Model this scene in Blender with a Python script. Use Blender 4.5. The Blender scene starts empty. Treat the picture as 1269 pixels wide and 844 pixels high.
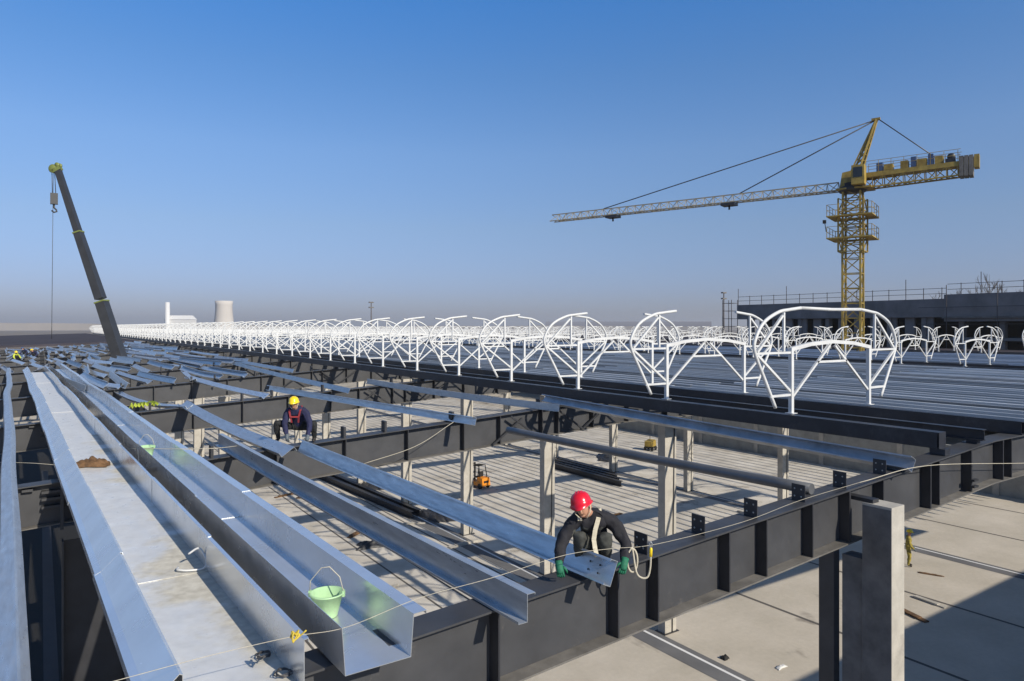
import bpy, math, random
from mathutils import Vector, Matrix, noise

R = math.radians
rng = random.Random(7)
scene = bpy.context.scene
COL = scene.collection

# ------------------------------------------------------------------ camera, sky, sun, exposure
H = 11.5                                   # eye height above the floor slab
FX, FY = 0.5622, 0.8270                    # viewing direction on the building grid
F_PX = 860.0
CX, HY = 634.5, 405.0
cam = bpy.data.cameras.new("camera")
cam.sensor_width = 36.0
cam.lens = F_PX / 1269.0 * 36.0
cam.shift_y = -(422.0 - HY) / 1269.0
cam.clip_start = 0.1
cam.clip_end = 9000
cam_o = bpy.data.objects.new("camera", cam)
cam_o.location = (0, 0, H)
cam_o.rotation_euler = (R(90), 0, -math.atan2(FX, FY))
COL.objects.link(cam_o)
scene.camera = cam_o

SUN = Vector((0.33, -1.58, 1.0)).normalized()
sun_el = math.asin(SUN.z)
sun_rot = math.atan2(SUN.x, SUN.y)
world = bpy.data.worlds.new("World")
scene.world = world
world.use_nodes = True
wn = world.node_tree
bg = wn.nodes["Background"]
sky = wn.nodes.new("ShaderNodeTexSky")
sky.sky_type = 'NISHITA'
sky.sun_disc = False
sky.sun_elevation = sun_el
sky.sun_rotation = sun_rot
sky.altitude = 0
sky.air_density = 1.0
sky.dust_density = 0.6
sky.ozone_density = 3.0
bg.inputs[1].default_value = 0.13
# tint of the clear winter sky by elevation: deep blue above, mauve smog low down
tc = wn.nodes.new("ShaderNodeTexCoord")
sx = wn.nodes.new("ShaderNodeSeparateXYZ")
rp = wn.nodes.new("ShaderNodeValToRGB")
mx = wn.nodes.new("ShaderNodeMix"); mx.data_type = 'RGBA'; mx.blend_type = 'MULTIPLY'
mx.inputs[0].default_value = 1.0
wn.links.new(tc.outputs['Generated'], sx.inputs[0])
wn.links.new(sx.outputs['Z'], rp.inputs[0])
wn.links.new(sky.outputs[0], mx.inputs[6])
wn.links.new(rp.outputs[0], mx.inputs[7])
wn.links.new(mx.outputs[2], bg.inputs[0])
SKY_RAMP = [(0.0, (0.42, 0.44, 0.68)), (0.05, (0.47, 0.50, 0.76)), (0.14, (0.61, 0.64, 0.78)), (0.24, (0.66, 0.78, 0.95)), (0.34, (0.52, 0.80, 1.06)), (0.44, (0.36, 0.84, 1.26)), (0.62, (0.52, 0.62, 0.70)), (1.0, (0.50, 0.55, 0.58))]
cr = rp.color_ramp
while len(cr.elements) < len(SKY_RAMP):
    cr.elements.new(0.5)
for e, (p, c) in zip(cr.elements, SKY_RAMP):
    e.position = p
    e.color = (c[0], c[1], c[2], 1)

sl = bpy.data.lights.new("sun", 'SUN')
sl.energy = 5.0
sl.angle = R(0.5)
sl.color = (1.0, 0.91, 0.76)
so = bpy.data.objects.new("sun", sl)
so.rotation_euler = (-SUN).to_track_quat('-Z', 'Y').to_euler()
so.location = (20, -40, 60)
COL.objects.link(so)

scene.view_settings.view_transform = 'Standard'
scene.view_settings.look = 'None'
scene.view_settings.gamma = 1
scene.view_settings.exposure = 0.08
scene.view_settings.use_curve_mapping = False

# ------------------------------------------------------------------ helpers
def cw(r, d, z):
    "camera frame (right, forward, absolute height) -> world"
    return Vector((FY * r + FX * d, -FX * r + FY * d, z))

def ray(px, py):
    a = (px - CX) / F_PX
    return Vector((FY * a + FX, -FX * a + FY, -(py - HY) / F_PX))

def at_z(px, py, z):
    v = ray(px, py); t = (z - H) / v.z
    return Vector((0, 0, H)) + v * t

def at_Y(px, py, Y):
    v = ray(px, py); t = Y / v.y
    return Vector((0, 0, H)) + v * t

SLOPE = 0.055
Z0 = H - 3.127
XR = 15.7
def roof(X):
    return Z0 + SLOPE * X if X <= XR else Z0 + SLOPE * XR - 0.004 * (X - XR)

def at_roof(px, py, off=0.0):
    v = ray(px, py)
    t = (Z0 + off - H) / (v.z - SLOPE * v.x)
    return Vector((0, 0, H)) + v * t

class MB:
    def __init__(self):
        self.v = []; self.f = []; self.s = []
    def add(self, vs, fs, smooth=False):
        b = len(self.v)
        self.v += [tuple(p) for p in vs]
        for f in fs:
            self.f.append(tuple(i + b for i in f)); self.s.append(smooth)
        return self
    def hexa(self, p):
        return self.add(p, [(0, 3, 2, 1), (4, 5, 6, 7), (0, 1, 5, 4), (1, 2, 6, 5), (2, 3, 7, 6), (3, 0, 4, 7)])
    def box(self, x0, x1, y0, y1, z0, z1):
        return self.hexa([(x0, y0, z0), (x1, y0, z0), (x1, y1, z0), (x0, y1, z0),
                          (x0, y0, z1), (x1, y0, z1), (x1, y1, z1), (x0, y1, z1)])
    def bar(self, p, q, w, h=None, up=(0, 0, 1)):
        p = Vector(p); q = Vector(q); h = h or w
        d = (q - p).normalized(); u = Vector(up)
        s = d.cross(u)
        if s.length < 1e-3:
            s = d.cross(Vector((0, 1, 0)))
        s.normalize(); u = s.cross(d)
        a = s * w / 2; b = u * h / 2
        return self.hexa([p - a - b, p + a - b, p + a + b, p - a + b, q - a - b, q + a - b, q + a + b, q - a + b])
    def tube(self, pts, r, n=8, cap=True, smooth=True):
        pts = [Vector(p) for p in pts]
        rr = r if isinstance(r, (list, tuple)) else [r] * len(pts)
        t0 = (pts[1] - pts[0]).normalized()
        u = t0.cross(Vector((0, 0, 1)))
        if u.length < 0.05:
            u = t0.cross(Vector((0, 1, 0)))
        u.normalize()
        vs = []; prev = t0
        for i, p in enumerate(pts):
            if i == 0: t = t0
            elif i == len(pts) - 1: t = (pts[i] - pts[i - 1]).normalized()
            else:
                t = (pts[i + 1] - pts[i - 1])
                t = t.normalized() if t.length > 1e-6 else prev
            u = (u - t * u.dot(t))
            u = u.normalized() if u.length > 1e-6 else t.orthogonal().normalized()
            w = t.cross(u)
            for k in range(n):
                a = 2 * math.pi * k / n
                vs.append(p + (u * math.cos(a) + w * math.sin(a)) * rr[i])
            prev = t
        fs = []
        for i in range(len(pts) - 1):
            for k in range(n):
                k2 = (k + 1) % n
                fs.append((i * n + k, i * n + k2, (i + 1) * n + k2, (i + 1) * n + k))
        self.add(vs, fs, smooth)
        if cap:
            b = len(self.v) - len(vs)
            self.f.append(tuple(b + k for k in range(n))[::-1]); self.s.append(False)
            e = b + (len(pts) - 1) * n
            self.f.append(tuple(e + k for k in range(n))); self.s.append(False)
        return self
    def lathe(self, prof, n=24, c=(0, 0, 0), smooth=True, axis=None):
        c = Vector(c); vs = []
        M = axis.to_track_quat('Z', 'Y').to_matrix() if axis else Matrix.Identity(3)
        for (r, z) in prof:
            for k in range(n):
                a = 2 * math.pi * k / n
                vs.append(c + M @ Vector((r * math.cos(a), r * math.sin(a), z)))
        fs = []
        for i in range(len(prof) - 1):
            for k in range(n):
                k2 = (k + 1) % n
                fs.append((i * n + k, i * n + k2, (i + 1) * n + k2, (i + 1) * n + k))
        return self.add(vs, fs, smooth)
    def sheet(self, prof, t, stations):
        """open folded-sheet profile [(u, v)...] of thickness t swept along stations;
        a station is a function (u, v) -> point"""
        n = len(prof)
        P = [Vector(p) for p in prof]
        off = []
        for i in range(n):
            ns = []
            if i > 0:
                d = (P[i] - P[i - 1]).normalized(); ns.append(Vector((-d.y, d.x)))
            if i < n - 1:
                d = (P[i + 1] - P[i]).normalized(); ns.append(Vector((-d.y, d.x)))
            m = ns[0] if len(ns) == 1 else (ns[0] + ns[1])
            if len(ns) == 2:
                m = m / max(0.35, (1 + ns[0].dot(ns[1])))
            off.append(P[i] + m * t)
        loop = P + off[::-1]
        k = len(loop)
        vs = []
        for st in stations:
            vs += [st(p.x, p.y) for p in loop]
        fs = []
        for i in range(len(stations) - 1):
            for j in range(k):
                j2 = (j + 1) % k
                fs.append((i * k + j, i * k + j2, (i + 1) * k + j2, (i + 1) * k + j))
        for base in (0, (len(stations) - 1) * k):
            for j in range(n - 1):
                fs.append((base + j, base + j + 1, base + k - 2 - j, base + k - 1 - j))
        return self.add(vs, fs)
    def mesh(self, name):
        me = bpy.data.meshes.new(name)
        me.from_pydata(self.v, [], self.f)
        me.polygons.foreach_set('use_smooth', self.s)
        me.update()
        import bmesh
        bm = bmesh.new(); bm.from_mesh(me)
        bmesh.ops.recalc_face_normals(bm, faces=bm.faces)
        bm.to_mesh(me); bm.free()
        return me

def tag(o, label=None, cat=None, group=None, kind=None):
    if label: o['label'] = label
    if cat: o['category'] = cat
    if group: o['group'] = group
    if kind: o['kind'] = kind
    return o

def obj(name, mb, mat, parent=None, loc=None):
    me = mb.mesh(name) if isinstance(mb, MB) else mb
    if mat is not None and len(me.materials) == 0:
        me.materials.append(mat)
    o = bpy.data.objects.new(name, me)
    if parent is not None: o.parent = parent
    if loc is not None: o.location = loc
    COL.objects.link(o)
    return o

def thing(name, label, cat, loc=(0, 0, 0), rz=0.0, group=None):
    o = bpy.data.objects.new(name, None)
    o.empty_display_size = 0.3
    o.location = loc; o.rotation_euler = (0, 0, rz)
    COL.objects.link(o)
    return tag(o, label, cat, group)

def copy_tree(o, parent=None):
    c = o.copy(); COL.objects.link(c)
    if parent is not None: c.parent = parent
    for ch in list(o.children):
        copy_tree(ch, c)
    return c

# ------------------------------------------------------------------ materials
def mat(name, base, rough=0.5, metal=0.0, var=0.0, scale=6.0, rvar=0.0, bump=0.0, bscale=40.0, spec=0.5,
        base2=None, coords='Object', stretch=None):
    m = bpy.data.materials.new(name); m.use_nodes = True
    nt = m.node_tree; b = nt.nodes['Principled BSDF']
    b.inputs['Base Color'].default_value = (*base, 1)
    b.inputs['Roughness'].default_value = rough
    b.inputs['Metallic'].default_value = metal
    b.inputs['Specular IOR Level'].default_value = spec
    if var or base2 or rvar or bump:
        tcn = nt.nodes.new('ShaderNodeTexCoord')
        src = tcn.outputs[coords]
        if stretch:
            mp = nt.nodes.new('ShaderNodeMapping'); mp.inputs['Scale'].default_value = stretch
            nt.links.new(src, mp.inputs[0]); src = mp.outputs[0]
    if var or base2:
        nz = nt.nodes.new('ShaderNodeTexNoise')
        nz.inputs['Scale'].default_value = scale; nz.inputs['Detail'].default_value = 6
        nz.inputs['Roughness'].default_value = 0.62
        nt.links.new(src, nz.inputs['Vector'])
        r = nt.nodes.new('ShaderNodeValToRGB')
        c1 = [max(0, x * (1 - var)) for x in base]; c2 = base2 or [min(1, x * (1 + var)) for x in base]
        r.color_ramp.elements[0].position = 0.32; r.color_ramp.elements[0].color = (*c1, 1)
        r.color_ramp.elements[1].position = 0.68; r.color_ramp.elements[1].color = (*c2, 1)
        nt.links.new(nz.outputs['Fac'], r.inputs[0])
        nt.links.new(r.outputs[0], b.inputs['Base Color'])
    if rvar:
        n2 = nt.nodes.new('ShaderNodeTexNoise'); n2.inputs['Scale'].default_value = scale * 1.7
        n2.inputs['Detail'].default_value = 5
        nt.links.new(src, n2.inputs['Vector'])
        mr = nt.nodes.new('ShaderNodeMapRange')
        mr.inputs['From Min'].default_value = 0.3; mr.inputs['From Max'].default_value = 0.7
        mr.inputs['To Min'].default_value = max(0.02, rough - rvar); mr.inputs['To Max'].default_value = rough + rvar
        nt.links.new(n2.outputs['Fac'], mr.inputs[0]); nt.links.new(mr.outputs[0], b.inputs['Roughness'])
    if bump:
        n3 = nt.nodes.new('ShaderNodeTexNoise'); n3.inputs['Scale'].default_value = bscale
        n3.inputs['Detail'].default_value = 4
        nt.links.new(src, n3.inputs['Vector'])
        bp = nt.nodes.new('ShaderNodeBump'); bp.inputs['Strength'].default_value = bump
        bp.inputs['Distance'].default_value = 0.02
        nt.links.new(n3.outputs['Fac'], bp.inputs['Height']); nt.links.new(bp.outputs[0], b.inputs['Normal'])
    return m

def tone_by_object(m, lo, hi):
    nt = m.node_tree; b = nt.nodes['Principled BSDF']
    src = b.inputs['Base Color'].links[0].from_socket
    oi = nt.nodes.new('ShaderNodeObjectInfo')
    mr = nt.nodes.new('ShaderNodeMapRange'); mr.inputs['To Min'].default_value = lo; mr.inputs['To Max'].default_value = hi
    mm = nt.nodes.new('ShaderNodeMix'); mm.data_type = 'RGBA'; mm.blend_type = 'MULTIPLY'; mm.inputs[0].default_value = 1
    nt.links.new(oi.outputs['Random'], mr.inputs[0]); nt.links.new(src, mm.inputs[6]); nt.links.new(mr.outputs[0], mm.inputs[7])
    nt.links.new(mm.outputs[2], b.inputs['Base Color'])
def scuffs(m, col, scale, lo=0.60, hi=0.68, amt=0.6):
    "dusty scuffs and chalk-like marks on painted steel"
    nt = m.node_tree; b = nt.nodes['Principled BSDF']
    src = b.inputs['Base Color'].links[0].from_socket
    t = nt.nodes.new('ShaderNodeTexCoord')
    n = nt.nodes.new('ShaderNodeTexNoise'); n.inputs['Scale'].default_value = scale; n.inputs['Detail'].default_value = 9; n.inputs['Roughness'].default_value = 0.75
    nt.links.new(t.outputs['Object'], n.inputs['Vector'])
    mr = nt.nodes.new('ShaderNodeMapRange'); mr.inputs['From Min'].default_value = lo; mr.inputs['From Max'].default_value = hi; mr.inputs['To Max'].default_value = amt
    nt.links.new(n.outputs['Fac'], mr.inputs[0])
    mm = nt.nodes.new('ShaderNodeMix'); mm.data_type = 'RGBA'
    nt.links.new(mr.outputs[0], mm.inputs[0]); nt.links.new(src, mm.inputs[6]); mm.inputs[7].default_value = (*col, 1)
    nt.links.new(mm.outputs[2], b.inputs['Base Color'])
M = {}
M['girder'] = mat('grey_primer_steel', (0.052, 0.053, 0.058), 0.5, 0, var=0.2, scale=1.3, rvar=0.1)
M['stiff'] = mat('dark_primer_steel', (0.028, 0.029, 0.034), 0.5, 0, var=0.2, scale=3)
M['black'] = mat('black_painted_beam', (0.022, 0.024, 0.032), 0.45, 0, var=0.25, scale=2.0)
M['galv'] = mat('galvanised_steel', (0.50, 0.53, 0.56), 0.36, 0.62, var=0.14, scale=4, rvar=0.1, stretch=(3, 0.5, 3))
M['galv_dull'] = mat('weathered_galvanised_steel', (0.40, 0.42, 0.45), 0.45, 0.5, var=0.22, scale=2.2, rvar=0.12)
M['gutter'] = mat('bright_sheet_metal', (0.68, 0.70, 0.72), 0.24, 0.66, var=0.08, scale=1.2, rvar=0.06)
M['deckpurlin'] = mat('roof_purlin_steel', (0.47, 0.49, 0.51), 0.42, 0.40, var=0.3, scale=0.6, rvar=0.1, stretch=(1, 0.25, 1))
M['bluepurlin'] = mat('blue_grey_purlin_steel', (0.34, 0.40, 0.49), 0.4, 0.45, var=0.2, scale=0.5)
M['white'] = mat('white_tube_paint', (0.60, 0.608, 0.61), 0.45, 0, var=0.10, scale=2.2)
M['whitepart'] = M['white']
M['tube'] = mat('dark_grey_tube', (0.12, 0.125, 0.135), 0.38, 0.2, var=0.15, scale=3)
M['conc'] = mat('column_concrete', (0.42, 0.395, 0.35), 0.85, 0, var=0.16, scale=2.5, bump=0.2, bscale=30)
M['concdark'] = mat('grey_precast_concrete', (0.30, 0.30, 0.28), 0.85, 0, var=0.2, scale=1.0)
M['yellow'] = mat('crane_yellow_paint', (0.30, 0.205, 0.04), 0.55, 0, var=0.3, scale=1.5, base2=(0.44, 0.31, 0.065))
M['cream'] = mat('pale_jib_paint', (0.34, 0.29, 0.20), 0.5, 0, var=0.15, scale=1)
M['boom'] = mat('boom_grey_paint', (0.034, 0.035, 0.038), 0.45, 0, var=0.2, scale=1)
M['lime'] = mat('lime_paint', (0.17, 0.20, 0.05), 0.5)
M['hivis'] = mat('hi_vis_fabric', (0.48, 0.55, 0.06), 0.8, var=0.2, scale=12)
M['hat_red'] = mat('red_helmet_plastic', (0.62, 0.012, 0.03), 0.22, var=0.06, scale=8)
M['hat_yel'] = mat('yellow_helmet_plastic', (0.85, 0.60, 0.02), 0.25, var=0.06, scale=8)
M['hat_blue'] = mat('blue_helmet_plastic', (0.05, 0.09, 0.2), 0.4)
M['skin'] = mat('skin', (0.42, 0.22, 0.14), 0.55, var=0.1, scale=20)
M['hair'] = mat('black_hair', (0.012, 0.01, 0.009), 0.5)
M['jacket'] = mat('black_jacket', (0.012, 0.012, 0.017), 0.85, var=0.35, scale=9, bump=0.5, bscale=14)
M['navy'] = mat('navy_jacket', (0.014, 0.016, 0.055), 0.85, var=0.3, scale=9, bump=0.5, bscale=14)
M['trouser'] = mat('grey_green_trousers', (0.055, 0.057, 0.052), 0.9, var=0.3, scale=8, bump=0.5, bscale=14)
M['trouser_black'] = mat('black_trousers', (0.014, 0.015, 0.016), 0.9, var=0.3, scale=8, bump=0.4, bscale=14)
M['boot'] = mat('dark_boot', (0.025, 0.02, 0.016), 0.6)
M['glove'] = mat('green_work_glove', (0.012, 0.14, 0.075), 0.75, var=0.25, scale=30)
M['glove_grey'] = mat('grey_work_glove', (0.10, 0.12, 0.14), 0.8, var=0.2, scale=30)
M['strap'] = mat('cream_harness_webbing', (0.55, 0.50, 0.38), 0.85, var=0.15, scale=20)
M['strap_red'] = mat('red_harness_webbing', (0.26, 0.025, 0.03), 0.8)
M['rope'] = mat('white_rope', (0.48, 0.44, 0.35), 0.85, var=0.15, scale=40)
M['yrope'] = mat('yellow_cord', (0.55, 0.42, 0.05), 0.8)
M['wire'] = mat('steel_wire', (0.08, 0.08, 0.085), 0.5, 0.5)
M['bucket'] = mat('green_plastic_bucket', (0.40, 0.62, 0.35), 0.45, var=0.12, scale=8)
scuffs(M['bucket'], (0.45, 0.46, 0.42), 9.0, 0.58, 0.66, 0.7)
M['bag'] = mat('brown_canvas', (0.12, 0.065, 0.03), 0.9, var=0.6, scale=6, bump=0.5, bscale=20)
M['orange'] = mat('orange_machine_paint', (0.72, 0.25, 0.02), 0.4, var=0.1, scale=4)
M['rubber'] = mat('black_rubber', (0.012, 0.012, 0.012), 0.8)
M['glass'] = mat('dark_window_glass', (0.02, 0.025, 0.03), 0.1)
M['weight'] = mat('counterweight_concrete', (0.15, 0.14, 0.13), 0.85, var=0.25, scale=2)
M['tower'] = mat('cooling_tower_concrete', (0.50, 0.47, 0.44), 0.9, var=0.06, scale=0.05)
M['plantwhite'] = mat('white_cladding', (0.62, 0.62, 0.62), 0.6)
M['farbldg'] = mat('raw_concrete_facade', (0.20, 0.185, 0.18), 0.9, 0, var=0.25, scale=0.4)
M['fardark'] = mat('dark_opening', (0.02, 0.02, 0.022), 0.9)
M['rust'] = mat('rusty_scaffold_tube', (0.07, 0.06, 0.06), 0.7)
M['bark'] = mat('grey_bark', (0.09, 0.075, 0.065), 0.9)
M['darkroof'] = mat('dark_roof_sheet', (0.055, 0.050, 0.060), 0.9, 0.0, var=0.25, scale=0.2, spec=0.1)

scuffs(M['girder'], (0.13, 0.12, 0.11), 1.6)
scuffs(M['black'], (0.08, 0.08, 0.085), 1.2, 0.55, 0.7, 0.5)
scuffs(M['galv'], (0.66, 0.66, 0.64), 1.2, 0.58, 0.75, 0.5)
scuffs(M['gutter'], (0.70, 0.70, 0.68), 1.1, 0.6, 0.75, 0.4)
scuffs(M['white'], (0.36, 0.33, 0.29), 5.0, 0.62, 0.72, 0.6)
scuffs(M['conc'], (0.22, 0.20, 0.18), 1.3, 0.58, 0.7, 0.5)
for k_ in ('deckpurlin', 'bluepurlin'): tone_by_object(M[k_], 0.5, 1.5)
tone_by_object(M['galv'], 0.8, 1.15)
def mat_slab():
    m = bpy.data.materials.new('floor_slab_concrete'); m.use_nodes = True
    nt = m.node_tree; b = nt.nodes['Principled BSDF']; L = nt.links.new; N = nt.nodes.new
    t = N('ShaderNodeTexCoord')
    n1 = N('ShaderNodeTexNoise'); n1.inputs['Scale'].default_value = 0.35; n1.inputs['Detail'].default_value = 8
    n1.inputs['Roughness'].default_value = 0.65
    L(t.outputs['Object'], n1.inputs['Vector'])
    r1 = N('ShaderNodeValToRGB')
    r1.color_ramp.elements[0].position = 0.3; r1.color_ramp.elements[0].color = (0.42, 0.38, 0.315, 1)
    r1.color_ramp.elements[1].position = 0.7; r1.color_ramp.elements[1].color = (0.54, 0.49, 0.42, 1)
    L(n1.outputs['Fac'], r1.inputs[0])
    # damp stains
    mp = N('ShaderNodeMapping'); mp.inputs['Scale'].default_value = (0.26, 0.15, 1)
    L(t.outputs['Object'], mp.inputs[0])
    n2 = N('ShaderNodeTexNoise'); n2.inputs['Scale'].default_value = 1.0; n2.inputs['Detail'].default_value = 5
    n2.inputs['Roughness'].default_value = 0.55
    L(mp.outputs[0], n2.inputs['Vector'])
    r2 = N('ShaderNodeValToRGB')
    r2.color_ramp.elements[0].position = 0.63; r2.color_ramp.elements[0].color = (0, 0, 0, 1)
    r2.color_ramp.elements[1].position = 0.69; r2.color_ramp.elements[1].color = (1, 1, 1, 1)
    L(n2.outputs['Fac'], r2.inputs[0])
    mx = N('ShaderNodeMix'); mx.data_type = 'RGBA'
    L(r2.outputs[0], mx.inputs[0]); L(r1.outputs[0], mx.inputs[6]); mx.inputs[7].default_value = (0.14, 0.12, 0.10, 1)
    n4 = N('ShaderNodeTexNoise'); n4.inputs['Scale'].default_value = 6; n4.inputs['Detail'].default_value = 4
    L(t.outputs['Object'], n4.inputs['Vector'])
    mr = N('ShaderNodeMapRange'); mr.inputs['To Min'].default_value = 0.9; mr.inputs['To Max'].default_value = 1.1
    L(n4.outputs['Fac'], mr.inputs[0])
    mm = N('ShaderNodeMix'); mm.data_type = 'RGBA'; mm.blend_type = 'MULTIPLY'; mm.inputs[0].default_value = 1
    L(mx.outputs[2], mm.inputs[6]); L(mr.outputs[0], mm.inputs[7])
    L(mm.outputs[2], b.inputs['Base Color'])
    b.inputs['Roughness'].default_value = 0.85
    return m
M['slab'] = mat_slab()
M['bayfloor'] = mat('pale_bay_concrete', (0.50, 0.46, 0.40), 0.85, 0, var=0.12, scale=0.5, base2=(0.66, 0.62, 0.56))
scuffs(M['bayfloor'], (0.16, 0.14, 0.12), 0.33, 0.58, 0.66, 0.8)
M['dusty'] = mat('dusty_primer_steel', (0.13, 0.122, 0.112), 0.8, 0, var=0.35, scale=2.5)
M['ground'] = mat('dry_soil', (0.16, 0.13, 0.10), 0.95, 0, var=0.3, scale=0.01)
M['joint'] = mat('joint_filler', (0.10, 0.092, 0.085), 0.9)
M['strip'] = mat('grey_floor_strip', (0.13, 0.13, 0.135), 0.8, var=0.2, scale=0.5)
M['whiteline'] = mat('white_marking', (0.72, 0.72, 0.72), 0.7)

def mat_gutterfloor():
    "sheet metal with dried silt along the right-hand side"
    m = mat('silted_sheet_metal', (0.82, 0.83, 0.84), 0.36, 0.32, var=0.10, scale=3.5, rvar=0.1)
    nt = m.node_tree; N = nt.nodes.new; L = nt.links.new
    b = nt.nodes['Principled BSDF']; out = nt.nodes['Material Output']
    d = N('ShaderNodeBsdfPrincipled'); d.inputs['Roughness'].default_value = 0.95
    t = N('ShaderNodeTexCoord')
    nz = N('ShaderNodeTexNoise'); nz.inputs['Scale'].default_value = 9; nz.inputs['Detail'].default_value = 7
    L(t.outputs['Object'], nz.inputs['Vector'])
    r = N('ShaderNodeValToRGB')
    r.color_ramp.elements[0].position = 0.3; r.color_ramp.elements[0].color = (0.42, 0.40, 0.35, 1)
    r.color_ramp.elements[1].position = 0.7; r.color_ramp.elements[1].color = (0.60, 0.58, 0.52, 1)
    L(nz.outputs['Fac'], r.inputs[0]); L(r.outputs[0], d.inputs['Base Color'])
    s = N('ShaderNodeSeparateXYZ'); L(t.outputs['Object'], s.inputs[0])
    n2 = N('ShaderNodeTexNoise'); n2.inputs['Scale'].default_value = 0.9; n2.inputs['Detail'].default_value = 7
    n2.inputs['Roughness'].default_value = 0.6
    L(t.outputs['Object'], n2.inputs['Vector'])
    ad = N('ShaderNodeMath'); ad.operation = 'MULTIPLY_ADD'; ad.inputs[1].default_value = 2.6
    L(n2.outputs['Fac'], ad.inputs[0]); L(s.outputs['X'], ad.inputs[2])       # x (0.3..1.2 across) + noise
    mr = N('ShaderNodeMapRange'); mr.inputs['From Min'].default_value = 2.5; mr.inputs['From Max'].default_value = 2.85
    mr.inputs['To Min'].default_value = 0.30; mr.inputs['To Max'].default_value = 1.0
    L(ad.outputs[0], mr.inputs[0])
    ms = N('ShaderNodeMixShader')
    L(mr.outputs[0], ms.inputs[0]); L(b.outputs[0], ms.inputs[1]); L(d.outputs[0], ms.inputs[2])
    L(ms.outputs[0], out.inputs['Surface'])
    return m
M['silt'] = mat_gutterfloor()

# ------------------------------------------------------------------ the setting: ground and slab
def rect(x0, x1, y0, y1, z):
    return MB().add([(x0, y0, z), (x1, y0, z), (x1, y1, z), (x0, y1, z)], [(0, 1, 2, 3)])

tag(obj('ground', rect(-5000, 7000, -3000, 7000, -0.15), M['ground']), kind='structure')
slab_m = MB().box(-70, 84, -60, 300, -0.149, 0.0)
tag(obj('floor_slab', slab_m, M['slab']), kind='structure')
tag(obj('bay_floor', rect(5.5, 53.9, 21.6, 125, 0.002), M['bayfloor']), kind='structure')
# joints in the slab
jm = MB()
for q in range(8):
    X = 8.0 + q * 1.38
    jm.add(rect(X, X + 0.10, 21.7, 110, 0.006).v, [(0, 1, 2, 3)])
for X in (11.8, 24.8, 31.0, 43.6, 50):
    jm.add(rect(X, X + 0.16, -20, 21.4, 0.004).v, [(0, 1, 2, 3)])
tag(obj('slab_joints', jm, M['joint']), kind='structure')
sm = MB(); wm = MB()
for X in (18.2, 37.0):
    sm.add(rect(X, X + 1.0, -20, 140, 0.008).v, [(0, 1, 2, 3)])
    wm.add(rect(X + 0.62, X + 0.74, -20, 140, 0.013).v, [(0, 1, 2, 3)])
tag(obj('floor_strip', sm, M['strip']), kind='structure')
tag(obj('floor_line', wm, M['whiteline']), kind='structure')

# ------------------------------------------------------------------ neighbouring hall behind the viewpoint (its roof edge shades the slab)
nb = thing('neighbouring_hall', 'low grey hall beside the slab whose roof edge shades the concrete floor', 'building')
obj('wall', MB().box(9, 120, -40, -1.6, 0, 9.0), M['concdark'], nb)
obj('roof', MB().box(8.6, 120.4, -40.4, -1.2, 9.0, 9.3), M['darkroof'], nb)

# ------------------------------------------------------------------ main girders
GY = [6.2 + 10.6 * k for k in range(12)]
GD = 0.85
def girder(Y, first):
    root = thing('roof_girder', '', 'girder', (0, Y, 0), group='dark grey roof girders across the hall')
    xs = [-14.0, XR, 44.0]
    def prism(y0, y1, o0, o1):
        m = MB(); vs = []
        for X in xs:
            z = roof(X)
            vs += [(X, y0, z + o0), (X, y1, z + o0), (X, y1, z + o1), (X, y0, z + o1)]
        fs = [(0, 1, 2, 3), (11, 10, 9, 8)]
        for i in range(2):
            for j in range(4):
                fs.append((i * 4 + j, (i + 1) * 4 + j, (i + 1) * 4 + (j + 1) % 4, i * 4 + (j + 1) % 4))
        return m.add(vs, fs)
    obj('web', prism(-0.012, 0.012, -GD + 0.024, -0.024), M['girder'], root)
    obj('flange', prism(-0.2, 0.2, -0.022, 0), M['girder'], root)
    obj('flange', prism(-0.2, 0.2, -GD, -GD + 0.022), M['dusty'], root)
    sx_ = [3.93, 5.6, 6.26, 7.6, 8.4, 9.5, 10.5, 11.5, 13.1, 13.42, 14.7, 16.1, 16.5]
    if not first:
        sx_ = [-6.5, -4.2, -1.8, 0.6, 2.9, 4.6, 6.3, 8.0, 9.7, 10.9, 12.4, 13.0, 14.4, 15.9, 17.7]
    for X in sx_:
        z = roof(X)
        w = 0.011 if X not in (10.5, 13.1, 14.7, 16.1) else 0.02
        obj('stiffener', MB().box(X - w, X + w, -0.185, -0.014, z - GD + 0.026, z - 0.026), M['stiff'], root)
    # bolted splice on the left of each girder
    z = roof(0.3)
    b = MB().box(0.33, 0.39, -0.26, -0.2, z - 0.95, z + 0.08)
    for q in (0.16, 0.30, 0.46):
        b.box(0.02, 0.36, -0.19, -0.014, z - q - 0.05, z - q)
    b.box(-0.3, -0.12, -0.12, -0.014, z - 0.15, z - 0.1)
    obj('splice_bracket', b, M['girder'], root)
    if first:
        # seat plates under the longitudinal beams, small shelf brackets
        s = MB().box(14.62, 14.8, -0.26, -0.19, roof(14.7) - 0.62, roof(14.7) - 0.58)
        s.box(14.62, 14.8, -0.26, -0.19, roof(14.7) - 0.74, roof(14.7) - 0.70)
        obj('shelf_bracket', s, M['stiff'], root)
    return root

def cleat(parent_y, X, mat_=None):
    pass

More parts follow.
